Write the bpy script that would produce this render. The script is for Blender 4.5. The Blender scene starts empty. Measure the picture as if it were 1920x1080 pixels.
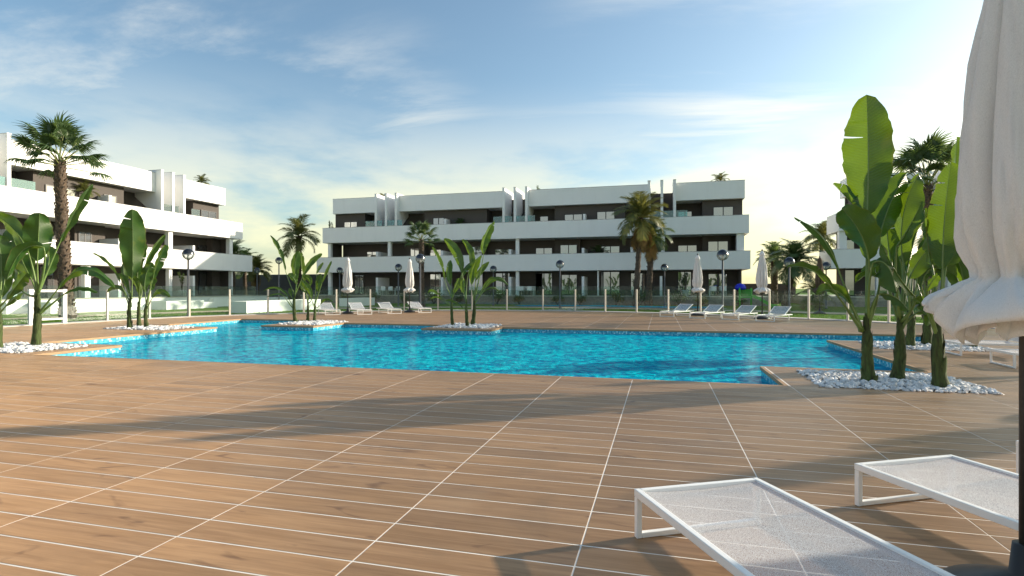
import bpy, bmesh, math, random
from mathutils import Vector, Matrix
R = math.radians
SC = bpy.context.scene
COL = SC.collection

# ------------------------------------------------------------------ camera
CAM_H = 1.4
FPX = 1047.0                      # focal length in pixels of a 1920 wide frame
TH = math.atan(279 / 1047.0)      # the camera is turned this far off the paving grid
cs, sn = math.cos(TH), math.sin(TH)
cd = bpy.data.cameras.new('camera'); cam = bpy.data.objects.new('camera', cd); COL.objects.link(cam)
cd.sensor_width = 36; cd.lens = 36 * FPX / 1920; cd.clip_start = 0.05; cd.clip_end = 6000
cam.location = (0, 0, CAM_H); cam.rotation_euler = (R(90), 0, TH)
cd.shift_y = 1.0 / 1920
SC.camera = cam

def at(x, y, Y):
    """photo pixel and distance along the view -> world point"""
    X = (x - 960) / FPX * Y
    return Vector((X * cs - Y * sn, X * sn + Y * cs, CAM_H - (y - 541) / FPX * Y))
def gp(x, y, z=0.0):
    """photo pixel of a point at height z -> world point"""
    return at(x, y, FPX * (CAM_H - z) / (y - 541))
def cam_dir(X, Y): return Vector((X * cs - Y * sn, X * sn + Y * cs, 0)).normalized()

# ------------------------------------------------------------------ sky and sun
SUN_AZ = math.atan2(0.85, 0.526)      # clockwise from +Y
SUN_EL = R(18.0)
SUN_DIR = Vector((math.sin(SUN_AZ) * math.cos(SUN_EL), math.cos(SUN_AZ) * math.cos(SUN_EL), math.sin(SUN_EL)))
w = bpy.data.worlds.new('World'); SC.world = w; w.use_nodes = True
nt = w.node_tree; N = nt.nodes; L = nt.links
for n in list(N): N.remove(n)
def wn(t, **k):
    n = N.new(t)
    for a, v in k.items(): setattr(n, a, v)
    return n
def wmath(op, a, b=None, clamp=False):
    n = wn('ShaderNodeMath', operation=op, use_clamp=clamp)
    for i, v in enumerate((a, b)):
        if v is None: continue
        if isinstance(v, (int, float)): n.inputs[i].default_value = v
        else: L.new(v, n.inputs[i])
    return n.outputs[0]
def wramp(src, p0, p1):
    n = wn('ShaderNodeMapRange', interpolation_type='SMOOTHSTEP'); L.new(src, n.inputs[0])
    n.inputs[1].default_value = p0; n.inputs[2].default_value = p1
    return n.outputs[0]
out = wn('ShaderNodeOutputWorld'); bg = wn('ShaderNodeBackground')
sky = wn('ShaderNodeTexSky', sky_type='NISHITA'); sky.sun_disc = False
sky.sun_elevation = SUN_EL; sky.sun_rotation = SUN_AZ
sky.air_density = 1.0; sky.dust_density = 1.8; sky.ozone_density = .7; sky.altitude = 0
tc = wn('ShaderNodeTexCoord'); nrm = wn('ShaderNodeVectorMath', operation='NORMALIZE'); L.new(tc.outputs['Generated'], nrm.inputs[0])
sep = wn('ShaderNodeSeparateXYZ'); L.new(nrm.outputs[0], sep.inputs[0])
zz = wmath('ADD', wmath('MAXIMUM', sep.outputs[2], 0.0), 0.10)
cx = wmath('DIVIDE', sep.outputs[0], zz); cy = wmath('DIVIDE', sep.outputs[1], zz)
comb = wn('ShaderNodeCombineXYZ'); L.new(cx, comb.inputs[0]); L.new(cy, comb.inputs[1])
# high thin cirrus, drawn out along one wind direction
mp = wn('ShaderNodeMapping'); L.new(comb.outputs[0], mp.inputs[0])
mp.inputs['Rotation'].default_value = (0, 0, R(-52)); mp.inputs['Scale'].default_value = (0.45, 1.25, 1); mp.inputs['Location'].default_value = (0.55, 0.2, 0)
n1 = wn('ShaderNodeTexNoise'); n1.inputs['Scale'].default_value = 1.1; n1.inputs['Detail'].default_value = 9; n1.inputs['Roughness'].default_value = .62; n1.inputs['Distortion'].default_value = .5
L.new(mp.outputs[0], n1.inputs['Vector'])
n1b = wn('ShaderNodeTexNoise'); n1b.inputs['Scale'].default_value = .55; n1b.inputs['Detail'].default_value = 2; L.new(comb.outputs[0], n1b.inputs['Vector'])
cir = wmath('MULTIPLY', wramp(n1.outputs[0], .46, .70), wramp(n1b.outputs[0], .42, .60))
cir = wmath('MULTIPLY', cir, .72)
# low soft banks towards the horizon
mp2 = wn('ShaderNodeMapping'); L.new(nrm.outputs[0], mp2.inputs[0]); mp2.inputs['Scale'].default_value = (2.2, 2.2, 7.5); mp2.inputs['Location'].default_value = (3.1, 1.2, .4)
n2 = wn('ShaderNodeTexNoise'); n2.inputs['Scale'].default_value = 1.5; n2.inputs['Detail'].default_value = 7; n2.inputs['Roughness'].default_value = .55; L.new(mp2.outputs[0], n2.inputs['Vector'])
low = wmath('MULTIPLY', wramp(n2.outputs[0], .30, .58), wmath('SUBTRACT', 1.0, wramp(sep.outputs[2], .10, .36)))
low = wmath('MULTIPLY', low, .86)
cov = wmath('MAXIMUM', cir, low, True)
dt = wn('ShaderNodeVectorMath', operation='DOT_PRODUCT'); L.new(nrm.outputs[0], dt.inputs[0]); dt.inputs[1].default_value = SUN_DIR
fwd = wmath('POWER', wmath('MAXIMUM', dt.outputs['Value'], 0.0), 3.0)      # clouds scatter forward, brighter towards the sun
cl = wn('ShaderNodeMix', data_type='RGBA'); L.new(fwd, cl.inputs[0])
cl.inputs[6].default_value = (4.6, 4.7, 4.5, 1); cl.inputs[7].default_value = (8.6, 7.9, 6.6, 1)
clw = wn('ShaderNodeMix', data_type='RGBA', blend_type='MULTIPLY'); L.new(wmath('MULTIPLY', wmath('SUBTRACT', 1.0, wramp(sep.outputs[2], .05, .34)), wramp(dt.outputs['Value'], -.90, .05)), clw.inputs[0]); L.new(cl.outputs[2], clw.inputs[6]); clw.inputs[7].default_value = (1.22, 1.14, .74, 1)
mx = wn('ShaderNodeMix', data_type='RGBA'); L.new(cov, mx.inputs[0]); tint = wn('ShaderNodeMix', data_type='RGBA', blend_type='MULTIPLY'); tint.inputs[0].default_value = 1.0; L.new(sky.outputs[0], tint.inputs[6]); tint.inputs[7].default_value = (.86, 1.00, 1.02, 1); L.new(tint.outputs[2], mx.inputs[6]); L.new(clw.outputs[2], mx.inputs[7])
L.new(mx.outputs[2], bg.inputs[0]); bg.inputs[1].default_value = 0.132
L.new(bg.outputs[0], out.inputs[0])

sd = bpy.data.lights.new('sun', 'SUN'); sd.energy = 5.0; sd.angle = R(0.9); sd.color = (1.0, .87, .69)
sun = bpy.data.objects.new('sun', sd); COL.objects.link(sun)
sun.rotation_euler = (-SUN_DIR).to_track_quat('-Z', 'Y').to_euler(); sun.location = (40, 30, 40)
vs = SC.view_settings; vs.view_transform = 'Standard'; vs.look = 'None'; vs.exposure = 0.64; vs.gamma = 1; vs.use_curve_mapping = False
SC.cycles.max_bounces = 8; SC.cycles.transparent_max_bounces = 16; SC.cycles.caustics_reflective = False; SC.cycles.caustics_refractive = False
SC.cycles.sample_clamp_indirect = 6

# ------------------------------------------------------------------ materials
MATS = {}
class NB:
    def __init__(s, name):
        s.m = bpy.data.materials.new(name); s.m.use_nodes = True; s.t = s.m.node_tree
        s.t.nodes.clear(); s.out = s.n('ShaderNodeOutputMaterial')
        MATS[name] = s.m
    def n(s, t, **k):
        n = s.t.nodes.new(t)
        for a, v in k.items(): setattr(n, a, v)
        return n
    def l(s, a, b): s.t.links.new(a, b)
    def set(s, sock, v):
        if hasattr(v, 'is_output') or isinstance(v, bpy.types.NodeSocket): s.l(v, sock)
        else:
            if isinstance(v, (tuple, list)) and len(v) == 3 and sock.type == 'RGBA': v = (*v, 1)
            sock.default_value = v
    def math(s, op, a, b=0.0, clamp=False):
        n = s.n('ShaderNodeMath', operation=op, use_clamp=clamp); s.set(n.inputs[0], a); s.set(n.inputs[1], b); return n.outputs[0]
    def noise(s, scale, detail=4, rough=.5, vec=None, stretch=None, dist=0, w=None):
        n = s.n('ShaderNodeTexNoise'); n.inputs['Scale'].default_value = scale; n.inputs['Detail'].default_value = detail
        n.inputs['Roughness'].default_value = rough; n.inputs['Distortion'].default_value = dist
        if vec is None: vec = s.n('ShaderNodeNewGeometry').outputs['Position']
        if stretch is not None:
            mp = s.n('ShaderNodeMapping'); s.l(vec, mp.inputs[0]); mp.inputs['Scale'].default_value = stretch; vec = mp.outputs[0]
        s.l(vec, n.inputs['Vector']); return n.outputs[0]
    def ramp(s, src, a, b, lo=0., hi=1.):
        n = s.n('ShaderNodeMapRange'); s.set(n.inputs[0], src); n.inputs[1].default_value = a; n.inputs[2].default_value = b
        n.inputs[3].default_value = lo; n.inputs[4].default_value = hi; return n.outputs[0]
    def mix(s, f, a, b):
        n = s.n('ShaderNodeMix', data_type='RGBA'); s.set(n.inputs[0], f); s.set(n.inputs[6], a); s.set(n.inputs[7], b); return n.outputs[2]
    def bump(s, h, strength=.3, dist=.01):
        n = s.n('ShaderNodeBump'); s.l(h, n.inputs['Height']); n.inputs['Strength'].default_value = strength; n.inputs['Distance'].default_value = dist
        return n.outputs[0]
    def bsdf(s, col, rough=.6, metal=0., spec=.5, normal=None, **k):
        p = s.n('ShaderNodeBsdfPrincipled'); s.set(p.inputs['Base Color'], col); s.set(p.inputs['Roughness'], rough)
        s.set(p.inputs['Metallic'], metal); s.set(p.inputs['Specular IOR Level'], spec)
        if normal is not None: s.l(normal, p.inputs['Normal'])
        for a, v in k.items(): s.set(p.inputs[a], v)
        return p.outputs[0]
    def mixs(s, f, a, b):
        n = s.n('ShaderNodeMixShader'); s.set(n.inputs[0], f); s.l(a, n.inputs[1]); s.l(b, n.inputs[2]); return n.outputs[0]
    def done(s, sh): s.l(sh, s.out.inputs[0]); return s.m

def simple(name, col, rough=.6, metal=0., var=.12, scale=3., spec=.5, bump=0., bscale=60.):
    b = NB(name); f = b.ramp(b.noise(scale, 5, .6), .3, .7)
    lo = tuple(c * (1 - var) for c in col); hi = tuple(min(1, c * (1 + var)) for c in col)
    nm = b.bump(b.noise(bscale, 3, .6), bump, .01) if bump else None
    return b.done(b.bsdf(b.mix(f, lo, hi), rough, metal, spec, nm))

b = NB('white_render'); f = b.ramp(b.noise(.6, 4, .6), .3, .7); stk = b.ramp(b.noise(1.6, 5, .6, None, (1, 1, .12)), .52, .8, 0, .20)
b.done(b.bsdf(b.mix(stk, b.mix(f, (.83, .83, .825), (.87, .87, .865)), (.66, .65, .62)), .75, normal=b.bump(b.noise(35, 3, .6), .12, .01)))
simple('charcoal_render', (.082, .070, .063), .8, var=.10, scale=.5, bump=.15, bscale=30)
simple('soffit', (.74, .72, .69), .8, var=.03)
simple('window_frame', (.03, .03, .032), .4)
simple('coping_metal', (.42, .43, .45), .45, .3)
simple('white_metal', (.82, .82, .80), .38, var=.02, scale=5)
simple('steel_pole', (.17, .17, .17), .4, .6, var=.1)
simple('lamp_cap', (.06, .065, .075), .16, .7, var=.05)
simple('dark_metal', (.025, .024, .023), .45)
simple('fence_post', (.62, .57, .49), .55, var=.06, scale=8)
simple('concrete', (.50, .48, .45), .85, var=.10, scale=2.5, bump=.2)
simple('sand_path', (.52, .42, .29), .9, var=.12, scale=2, bump=.3)
simple('stone_cap', (.50, .46, .40), .85, var=.2, scale=6, bump=.3)
simple('garden_stone', (.24, .22, .19), .9, var=.25, scale=4, bump=.4)
simple('dark_wall', (.075, .066, .062), .85, var=.12, scale=.8)
simple('beige_wall', (.55, .45, .37), .85, var=.05)
simple('brown_cloth', (.12, .075, .05), .85, var=.15)
simple('play_green', (.05, .42, .03), .4, var=.06)
simple('play_blue', (.01, .02, .55), .4, var=.06)
simple('pot_white', (.7, .7, .69), .5, var=.05)
simple('soil', (.06, .045, .03), .95, var=.3, scale=12)
simple('table_wood', (.30, .19, .11), .6, var=.2, scale=6)

def m_ground():
    b = NB('lawn'); pos = b.n('ShaderNodeNewGeometry').outputs['Position']
    big = b.ramp(b.noise(.35, 3, .5), .35, .65); fine = b.ramp(b.noise(14, 5, .7), .25, .75)
    c = b.mix(fine, (.075, .155, .016), (.15, .28, .030)); c = b.mix(b.math('MULTIPLY', big, .35), c, (.15, .19, .035))
    return b.done(b.bsdf(c, .9, spec=.2, normal=b.bump(b.noise(60, 4, .7), .9, .05)))
m_ground()
b = NB('grass_blade'); oi = b.n('ShaderNodeNewGeometry').outputs['Random Per Island']
c = b.mix(oi, (.07, .16, .015), (.17, .29, .035)); tr = b.n('ShaderNodeBsdfTranslucent'); b.set(tr.inputs[0], c)
b.done(b.mixs(.35, b.bsdf(c, .7, spec=.25), tr.outputs[0]))

def m_plank():
    b = NB('wood_tile')
    geo = b.n('ShaderNodeNewGeometry'); oi = b.n('ShaderNodeObjectInfo')
    rnd = b.math('FRACT', b.math('ADD', geo.outputs['Random Per Island'], oi.outputs['Random']))
    off = b.n('ShaderNodeCombineXYZ'); b.l(b.math('MULTIPLY', rnd, 37.0), off.inputs[2]); b.l(b.math('MULTIPLY', rnd, 11.0), off.inputs[0])
    add = b.n('ShaderNodeVectorMath', operation='ADD'); b.l(geo.outputs['Position'], add.inputs[0]); b.l(off.outputs[0], add.inputs[1])
    v = add.outputs[0]
    grain = b.noise(9, 7, .62, v, (.16, 2.6, 1), .7)
    fine = b.noise(60, 4, .6, v, (.06, 1.6, 1), .2)
    cloud = b.noise(1.8, 3, .5, v, (.6, 1.2, 1))
    knot = b.ramp(b.noise(2.3, 2, .5, v, (.8, 2.4, 1), 1.4), .64, .74)
    base = b.mix(b.ramp(grain, .36, .64), (.300, .164, .073), (.455, .268, .134))
    base = b.mix(b.ramp(fine, .35, .7, 0, .35), base, (.23, .118, .050))
    base = b.mix(b.ramp(cloud, .3, .7, 0, .35), base, (.425, .245, .118))
    base = b.mix(b.math('MULTIPLY', knot, .65), base, (.13, .062, .028))
    stain = b.ramp(b.noise(.9, 5, .65, geo.outputs['Position'], None, 1.2), .52, .74, 0, .30)
    base = b.mix(stain, base, (.20, .125, .065))
    pale = b.ramp(b.noise(.55, 4, .6, geo.outputs['Position'], (1, 1.6, 1), .8), .55, .75, 0, .30)
    base = b.mix(pale, base, (.44, .29, .165))
    tone = b.ramp(rnd, 0, 1, .84, 1.12)
    mul = b.n('ShaderNodeVectorMath', operation='SCALE'); b.l(base, mul.inputs[0]); b.l(tone, mul.inputs['Scale'])
    rough = b.ramp(cloud, .3, .7, .42, .58)
    return b.done(b.bsdf(mul.outputs[0], rough, spec=.4, normal=b.bump(grain, .10, .004), **{'Diffuse Roughness': .65}))
m_plank()
simple('grout', (.80, .74, .66), .9, var=.16, scale=2.2)
simple('coping', (.37, .22, .11), .6, var=.12, scale=4)

def m_mosaic():
    b = NB('mosaic'); geo = b.n('ShaderNodeNewGeometry')
    vo = b.n('ShaderNodeTexVoronoi', distance='CHEBYCHEV'); vo.inputs['Scale'].default_value = 22; vo.inputs['Randomness'].default_value = .12
    b.l(geo.outputs['Position'], vo.inputs['Vector'])
    sepc = b.n('ShaderNodeSeparateColor'); b.l(vo.outputs['Color'], sepc.inputs[0])
    c = b.mix(sepc.outputs[0], (.02, .26, .42), (.12, .52, .64)); c = b.mix(b.ramp(sepc.outputs[1], .78, .86), c, (.42, .74, .80))
    return b.done(b.bsdf(c, .25, spec=.5))
m_mosaic()
b = NB('pool_floor'); c = b.mix(b.ramp(b.noise(.5, 2), .3, .7), (.02, .46, .62), (.04, .56, .70)); b.done(b.bsdf(c, .5))
def m_water():
    b = NB('water'); pos = b.n('ShaderNodeNewGeometry').outputs['Position']
    w1 = b.noise(4.2, 3, .55, pos, (1.0, 1.0, 1), .9); w2 = b.noise(12, 3, .5, pos, None, .8)
    h = b.math('ADD', w1, b.math('MULTIPLY', w2, .35))
    nb = b.bump(h, .8, .08); ng = b.bump(h, .16, .06)
    fr = b.n('ShaderNodeFresnel'); fr.inputs[0].default_value = 1.33; b.l(ng, fr.inputs['Normal'])
    gl = b.n('ShaderNodeBsdfGlossy'); gl.inputs['Roughness'].default_value = .03; gl.inputs[0].default_value = (.9, .95, 1, 1); b.l(ng, gl.inputs['Normal'])
    tr = b.n('ShaderNodeBsdfTransparent'); tr.inputs[0].default_value = (.12, .82, .95, 1)
    df = b.n('ShaderNodeBsdfDiffuse'); b.l(nb, df.inputs['Normal'])
    deep = b.ramp(b.noise(.30, 3, .55, pos, None, .6), .35, .65)
    b.l(b.mix(b.ramp(h, .58, .80), b.mix(deep, (.0, .26, .49), (.0, .33, .55)), b.mix(deep, (.0, .72, .88), (.0, .84, .95))), df.inputs[0])
    body = b.mixs(.62, tr.outputs[0], df.outputs[0])
    return b.done(b.mixs(b.math('MULTIPLY', fr.outputs[0], .32), body, gl.outputs[0]))
m_water()
def m_glass(name, tint, refl=1.0, dirt=.03):
    b = NB(name); fr = b.n('ShaderNodeFresnel'); fr.inputs[0].default_value = 1.5
    gl = b.n('ShaderNodeBsdfGlossy'); gl.inputs['Roughness'].default_value = .02
    tr = b.n('ShaderNodeBsdfTransparent'); tr.inputs[0].default_value = (*tint, 1)
    df = b.n('ShaderNodeBsdfDiffuse'); df.inputs[0].default_value = (.6, .75, .75, 1)
    return b.done(b.mixs(b.math('MULTIPLY', fr.outputs[0], refl), b.mixs(dirt, tr.outputs[0], df.outputs[0]), gl.outputs[0]))
m_glass('fence_glass', (.88, .94, .92), .40, .015)
m_glass('balcony_glass', (.45, .80, .82), 1.0, .22)
m_glass('globe_glass', (.93, .94, .94), .8, .22)
b = NB('window_glass'); gl = b.n('ShaderNodeBsdfGlossy'); gl.inputs['Roughness'].default_value = .02; gl.inputs[0].default_value = (.8, .86, .9, 1)
b.done(b.mixs(.33, b.bsdf((.06, .06, .06), .3), gl.outputs[0]))

def m_leaf(name, c0, c1, trans, rough=.34):
    b = NB(name); geo = b.n('ShaderNodeNewGeometry'); uv = b.n('ShaderNodeUVMap').outputs[0]; oi = b.n('ShaderNodeObjectInfo')
    s_ = b.n('ShaderNodeSeparateXYZ'); b.l(uv, s_.inputs[0])
    ph = b.math('ADD', b.math('MULTIPLY', s_.outputs[0], 260.0), b.math('MULTIPLY', s_.outputs[1], -14.0))
    vein = b.math('SINE', ph)
    blot = b.noise(3.2, 4, .6)
    f = b.math('ADD', b.ramp(blot, .3, .7, 0, .75), b.math('MULTIPLY', oi.outputs['Random'], .3), True)
    c = b.mix(f, c0, c1)
    c = b.mix(b.ramp(vein, .55, 1, 0, .22), c, tuple(min(1, x * 1.9) for x in c1))
    c = b.mix(b.ramp(b.noise(1.1, 3, .6), .66, .8, 0, .5), c, (.28, .24, .03))
    c = b.mix(b.math('MULTIPLY', b.ramp(s_.outputs[1], .90, 1.0), b.ramp(b.noise(2.0, 3, .6), .45, .65)), c, (.20, .13, .045))
    nm = b.bump(vein, .30, .006)
    t = b.n('ShaderNodeBsdfTranslucent'); b.l(b.mix(.65, c, trans), t.inputs[0])
    return b.done(b.mixs(.34, b.bsdf(c, rough, spec=.5, normal=nm), t.outputs[0]))
m_leaf('banana_leaf', (.018, .056, .009), (.048, .110, .014), (.21, .33, .010))
m_leaf('palm_leaf', (.045, .090, .032), (.095, .15, .055), (.20, .28, .06), .42)
m_leaf('palm_leaf_yellow', (.075, .10, .028), (.16, .165, .045), (.30, .29, .06), .5)
simple('petiole', (.13, .20, .045), .45, var=.25, scale=5)
simple('palm_petiole', (.20, .22, .07), .5, var=.25, scale=5)
simple('dead_frond', (.26, .165, .06), .85, var=.3, scale=4)
def m_trunk(name, c0, c1, ring, sc):
    b = NB(name); pos = b.n('ShaderNodeNewGeometry').outputs['Position']
    n = b.noise(sc, 6, .65, pos, (1, 1, ring), .6)
    return b.done(b.bsdf(b.mix(b.ramp(n, .32, .68), c0, c1), .8, spec=.3, normal=b.bump(n, .8, .03)))
m_trunk('palm_bark', (.030, .022, .017), (.15, .11, .08), 2.2, 6)
m_trunk('banana_trunk', (.030, .028, .013), (.085, .130, .034), .22, 20)
simple('bark_scale', (.115, .08, .055), .9, var=.5, scale=7)
b = NB('white_stone'); oi = b.n('ShaderNodeObjectInfo'); geo = b.n('ShaderNodeNewGeometry')
rr = b.math('FRACT', b.math('ADD', oi.outputs['Random'], geo.outputs['Random Per Island']))
b.done(b.bsdf(b.mix(b.math('POWER', rr, .6), (.40, .39, .38), (.88, .87, .86)), .75, normal=b.bump(b.noise(50, 4), .3, .01)))
def m_linen():
    b = NB('linen'); pos = b.n('ShaderNodeTexCoord').outputs['Object']
    wv = b.noise(300, 2, .6, pos, (1, 1, .45)); sl = b.noise(110, 3, .6, pos, (1, 1, .5)); big = b.noise(4, 4, .6, pos)
    c = b.mix(b.ramp(wv, .3, .7), (.80, .79, .765), (.92, .91, .885)); c = b.mix(b.ramp(big, .35, .7, 0, .25), c, (.77, .765, .75))
    c = b.mix(b.ramp(sl, .62, .75, 0, .3), c, (.50, .48, .44))
    t = b.n('ShaderNodeBsdfTranslucent'); b.l(c, t.inputs[0])
    return b.done(b.mixs(.22, b.bsdf(c, .95, spec=.1, normal=b.bump(wv, .35, .002)), t.outputs[0]))
m_linen()
def m_mesh():
    b = NB('mesh_textile'); pos = b.n('ShaderNodeTexCoord').outputs['Object']
    ck = b.noise(330, 2, .55, pos, (.5, 1.4, 1)); ck2 = b.noise(460, 2, .5, pos, (1.4, .6, 1))
    hole = b.ramp(b.math('ADD', ck, ck2), .90, 1.10)
    c = b.mix(hole, (.46, .47, .50), (.70, .71, .73))
    tr = b.n('ShaderNodeBsdfTransparent')
    f = b.ramp(hole, 0, 1, .40, .78)
    return b.done(b.mixs(f, tr.outputs[0], b.bsdf(c, .7, spec=.3)))
m_mesh()

# ------------------------------------------------------------------ mesh helpers
class MB:
    def __init__(s): s.v = []; s.f = []; s.uv = None
    def box(s, x0, y0, z0, x1, y1, z1):
        i = len(s.v)
        s.v += [(x0,y0,z0),(x1,y0,z0),(x1,y1,z0),(x0,y1,z0),(x0,y0,z1),(x1,y0,z1),(x1,y1,z1),(x0,y1,z1)]
        s.f += [(i,i+3,i+2,i+1),(i+4,i+5,i+6,i+7),(i,i+1,i+5,i+4),(i+1,i+2,i+6,i+5),(i+2,i+3,i+7,i+6),(i+3,i,i+4,i+7)]
        return s
    def quad(s, *p):
        i = len(s.v); s.v += [tuple(q) for q in p]; s.f.append(tuple(range(i, i + len(p)))); return s
    def prism(s, poly, z0, z1):
        i = len(s.v); n = len(poly)
        s.v += [(x, y, z0) for x, y in poly] + [(x, y, z1) for x, y in poly]
        s.f.append(tuple(range(i + n - 1, i - 1, -1))); s.f.append(tuple(range(i + n, i + 2 * n)))
        for k in range(n): s.f.append((i + k, i + (k + 1) % n, i + n + (k + 1) % n, i + n + k))
        return s
    def bar(s, p, q, w, h, up=Vector((0, 0, 1))):
        p = Vector(p); q = Vector(q); t = (q - p).normalized()
        if abs(t.dot(up)) > .98: up = Vector((0, 1, 0))
        sd_ = t.cross(up).normalized(); u = sd_.cross(t).normalized()
        i = len(s.v)
        for c in (p, q):
            for a, b_ in ((-1,-1),(1,-1),(1,1),(-1,1)): s.v.append(tuple(c + sd_ * a * w / 2 + u * b_ * h / 2))
        s.f += [(i,i+1,i+2,i+3),(i+7,i+6,i+5,i+4),(i,i+4,i+5,i+1),(i+1,i+5,i+6,i+2),(i+2,i+6,i+7,i+3),(i+3,i+7,i+4,i)]
        return s
    def tube(s, pts, radii, n=8, cap=True, wob=0., rnd=None):
        pts = [Vector(p) for p in pts]; i0 = len(s.v); ref = Vector((1, .13, .07))
        for k, p in enumerate(pts):
            t = (pts[min(k + 1, len(pts) - 1)] - pts[max(k - 1, 0)]).normalized()
            if abs(t.dot(ref)) > .95: ref = Vector((0, 1, .1))
            a = (ref - t * ref.dot(t)).normalized(); b_ = t.cross(a)
            for j in range(n):
                th = 2 * math.pi * j / n; r = radii[k] * (1 + (rnd.uniform(-wob, wob) if wob else 0))
                s.v.append(tuple(p + (a * math.cos(th) + b_ * math.sin(th)) * r))
        for k in range(len(pts) - 1):
            for j in range(n):
                a = i0 + k * n + j; b_ = i0 + k * n + (j + 1) % n
                s.f.append((a, b_, b_ + n, a + n))
        if cap:
            s.f.append(tuple(i0 + j for j in range(n - 1, -1, -1))); e = i0 + (len(pts) - 1) * n
            s.f.append(tuple(e + j for j in range(n)))
        return s
    def lathe(s, prof, n=16, c=(0, 0), close=False):
        i0 = len(s.v)
        for z, r in prof:
            for j in range(n):
                th = 2 * math.pi * j / n; s.v.append((c[0] + r * math.cos(th), c[1] + r * math.sin(th), z))
        for k in range(len(prof) - 1):
            for j in range(n):
                a = i0 + k * n + j; b_ = i0 + k * n + (j + 1) % n
                s.f.append((a, b_, b_ + n, a + n))
        if close:
            s.f.append(tuple(i0 + j for j in range(n - 1, -1, -1))); e = i0 + (len(prof) - 1) * n
            s.f.append(tuple(e + j for j in range(n)))
        return s
    def mesh(s, name, mat, smooth=False):
        me = bpy.data.meshes.new(name); me.from_pydata(s.v, [], s.f); me.update()
        me.materials.append(MATS[mat])
        if s.uv:
            ul = me.uv_layers.new(name='UVMap')
            for lp in me.loops: ul.data[lp.index].uv = s.uv[lp.vertex_index]
        if smooth:
            me.polygons.foreach_set('use_smooth', [True] * len(me.polygons))
        return me
    def build(s, name, mat, parent=None, smooth=False):
        return link(name, s.mesh(name, mat, smooth), parent)
def link(name, me, parent=None):
    o = bpy.data.objects.new(name, me); COL.objects.link(o)
    if parent is not None: o.parent = parent
    return o
def tag(o, label, cat, group=None):
    o['label'] = label; o['category'] = cat
    if group: o['group'] = group
    return o
def thing(name, label, cat, loc=(0, 0, 0), rz=0, group=None):
    o = bpy.data.objects.new(name, None); COL.objects.link(o); o.location = loc; o.rotation_euler = (0, 0, rz)
    o.empty_display_size = .2
    return tag(o, label, cat, group)
def struct(o): o['kind'] = 'structure'; return o
def stuff(o): o['kind'] = 'stuff'; return o
def copy_tree(o, parent=None):
    c = o.copy(); COL.objects.link(c)
    if parent is not None: c.parent = parent
    for ch in o.children: copy_tree(ch, c)
    return c
def bevel(o, w_=.006, seg=2):
    m = o.modifiers.new('bevel', 'BEVEL'); m.width = w_; m.segments = seg; m.limit_method = 'ANGLE'; return o
def rect_sub(rects, hole):
    out_ = []; hx0, hy0, hx1, hy1 = hole
    for x0, y0, x1, y1 in rects:
        if hx1 <= x0 or hx0 >= x1 or hy1 <= y0 or hy0 >= y1: out_.append((x0, y0, x1, y1)); continue
        if y0 < hy0: out_.append((x0, y0, x1, hy0))
        if hy1 < y1: out_.append((x0, hy1, x1, y1))
        a0, a1 = max(y0, hy0), min(y1, hy1)
        if x0 < hx0: out_.append((x0, a0, hx0, a1))
        if hx1 < x1: out_.append((hx1, a0, x1, a1))
    return out_

# ================================================================== THE SETTING
# pool: stepped outline, as a union of rectangles (x along the planks, y away from the camera)
POOL = [(-12.9, 8.8, 1.74, 10.85), (-15.6, 10.85, 4.37, 16.85), (-18.7, 16.85, 7.6, 18.1),
        (-18.7, 18.1, -14.7, 21.7), (-12.45, 18.1, -8.1, 20.2), (-5.55, 18.1, 7.6, 19.45)]
OUT = [(-12.9,8.8),(1.74,8.8),(1.74,10.85),(4.37,10.85),(4.37,16.85),(7.6,16.85),(7.6,19.45),(-5.55,19.45),(-5.55,18.1),(-8.1,18.1),
       (-8.1,20.2),(-12.45,20.2),(-12.45,18.1),(-14.7,18.1),(-14.7,21.7),(-18.7,21.7),(-18.7,16.85),(-15.6,16.85),(-15.6,10.85),(-12.9,10.85)]
BEDS = {'R': (2.22, 8.80, 4.36, 10.40), 'FR': (5.0, 14.7, 7.3, 16.4), 'L1': (-15.75, 8.95, -13.35, 10.45), 'L2': (-18.6, 15.05, -16.2, 16.5),
        'P3': (-14.45, 18.75, -12.7, 20.9), 'P4': (-7.85, 18.7, -5.85, 20.5)}
FENCE = [(-23.0, 3.0), (-23.0, 9.6), (-23.0, 13.6), (-23.0, 15.7), (-22.95, 16.9), (-22.85, 18.6), (-22.75, 20.55), (-22.35, 22.4), (-21.5, 24.1), (-20.5, 25.75), (-19.45, 27.4),
         (-18.45, 29.1), (-17.1, 30.65), (-15.5, 32.0), (-13.65, 33.0), (-11.6, 33.65), (-9.4, 34.0), (-7.1, 34.1), (-5.05, 33.95), (-3.2, 33.6), (-1.35, 33.0), (.40, 32.35),
         (2.05, 31.4), (3.6, 30.3), (5.05, 29.15), (6.5, 28.0), (7.75, 26.85), (8.9, 25.7), (9.95, 24.6), (11.2, 23.2), (12.6, 21.6), (14.2, 19.8), (16.0, 17.8)]
def deck_span(y):
    """left and right edge of the paving at depth y, following the fence"""
    if y < 3: return -23.0, 24.0
    xs = []
    for (x0, y0), (x1, y1) in zip(FENCE, FENCE[1:]):
        if (y0 - y) * (y1 - y) <= 0 and y0 != y1: xs.append(x0 + (x1 - x0) * (y - y0) / (y1 - y0))
    if not xs: return None
    l = min(xs); r = max(xs) if len(xs) > 1 and max(xs) - l > .5 else 24.0
    if y < 17.8: r = 24.0
    return l, r

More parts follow.
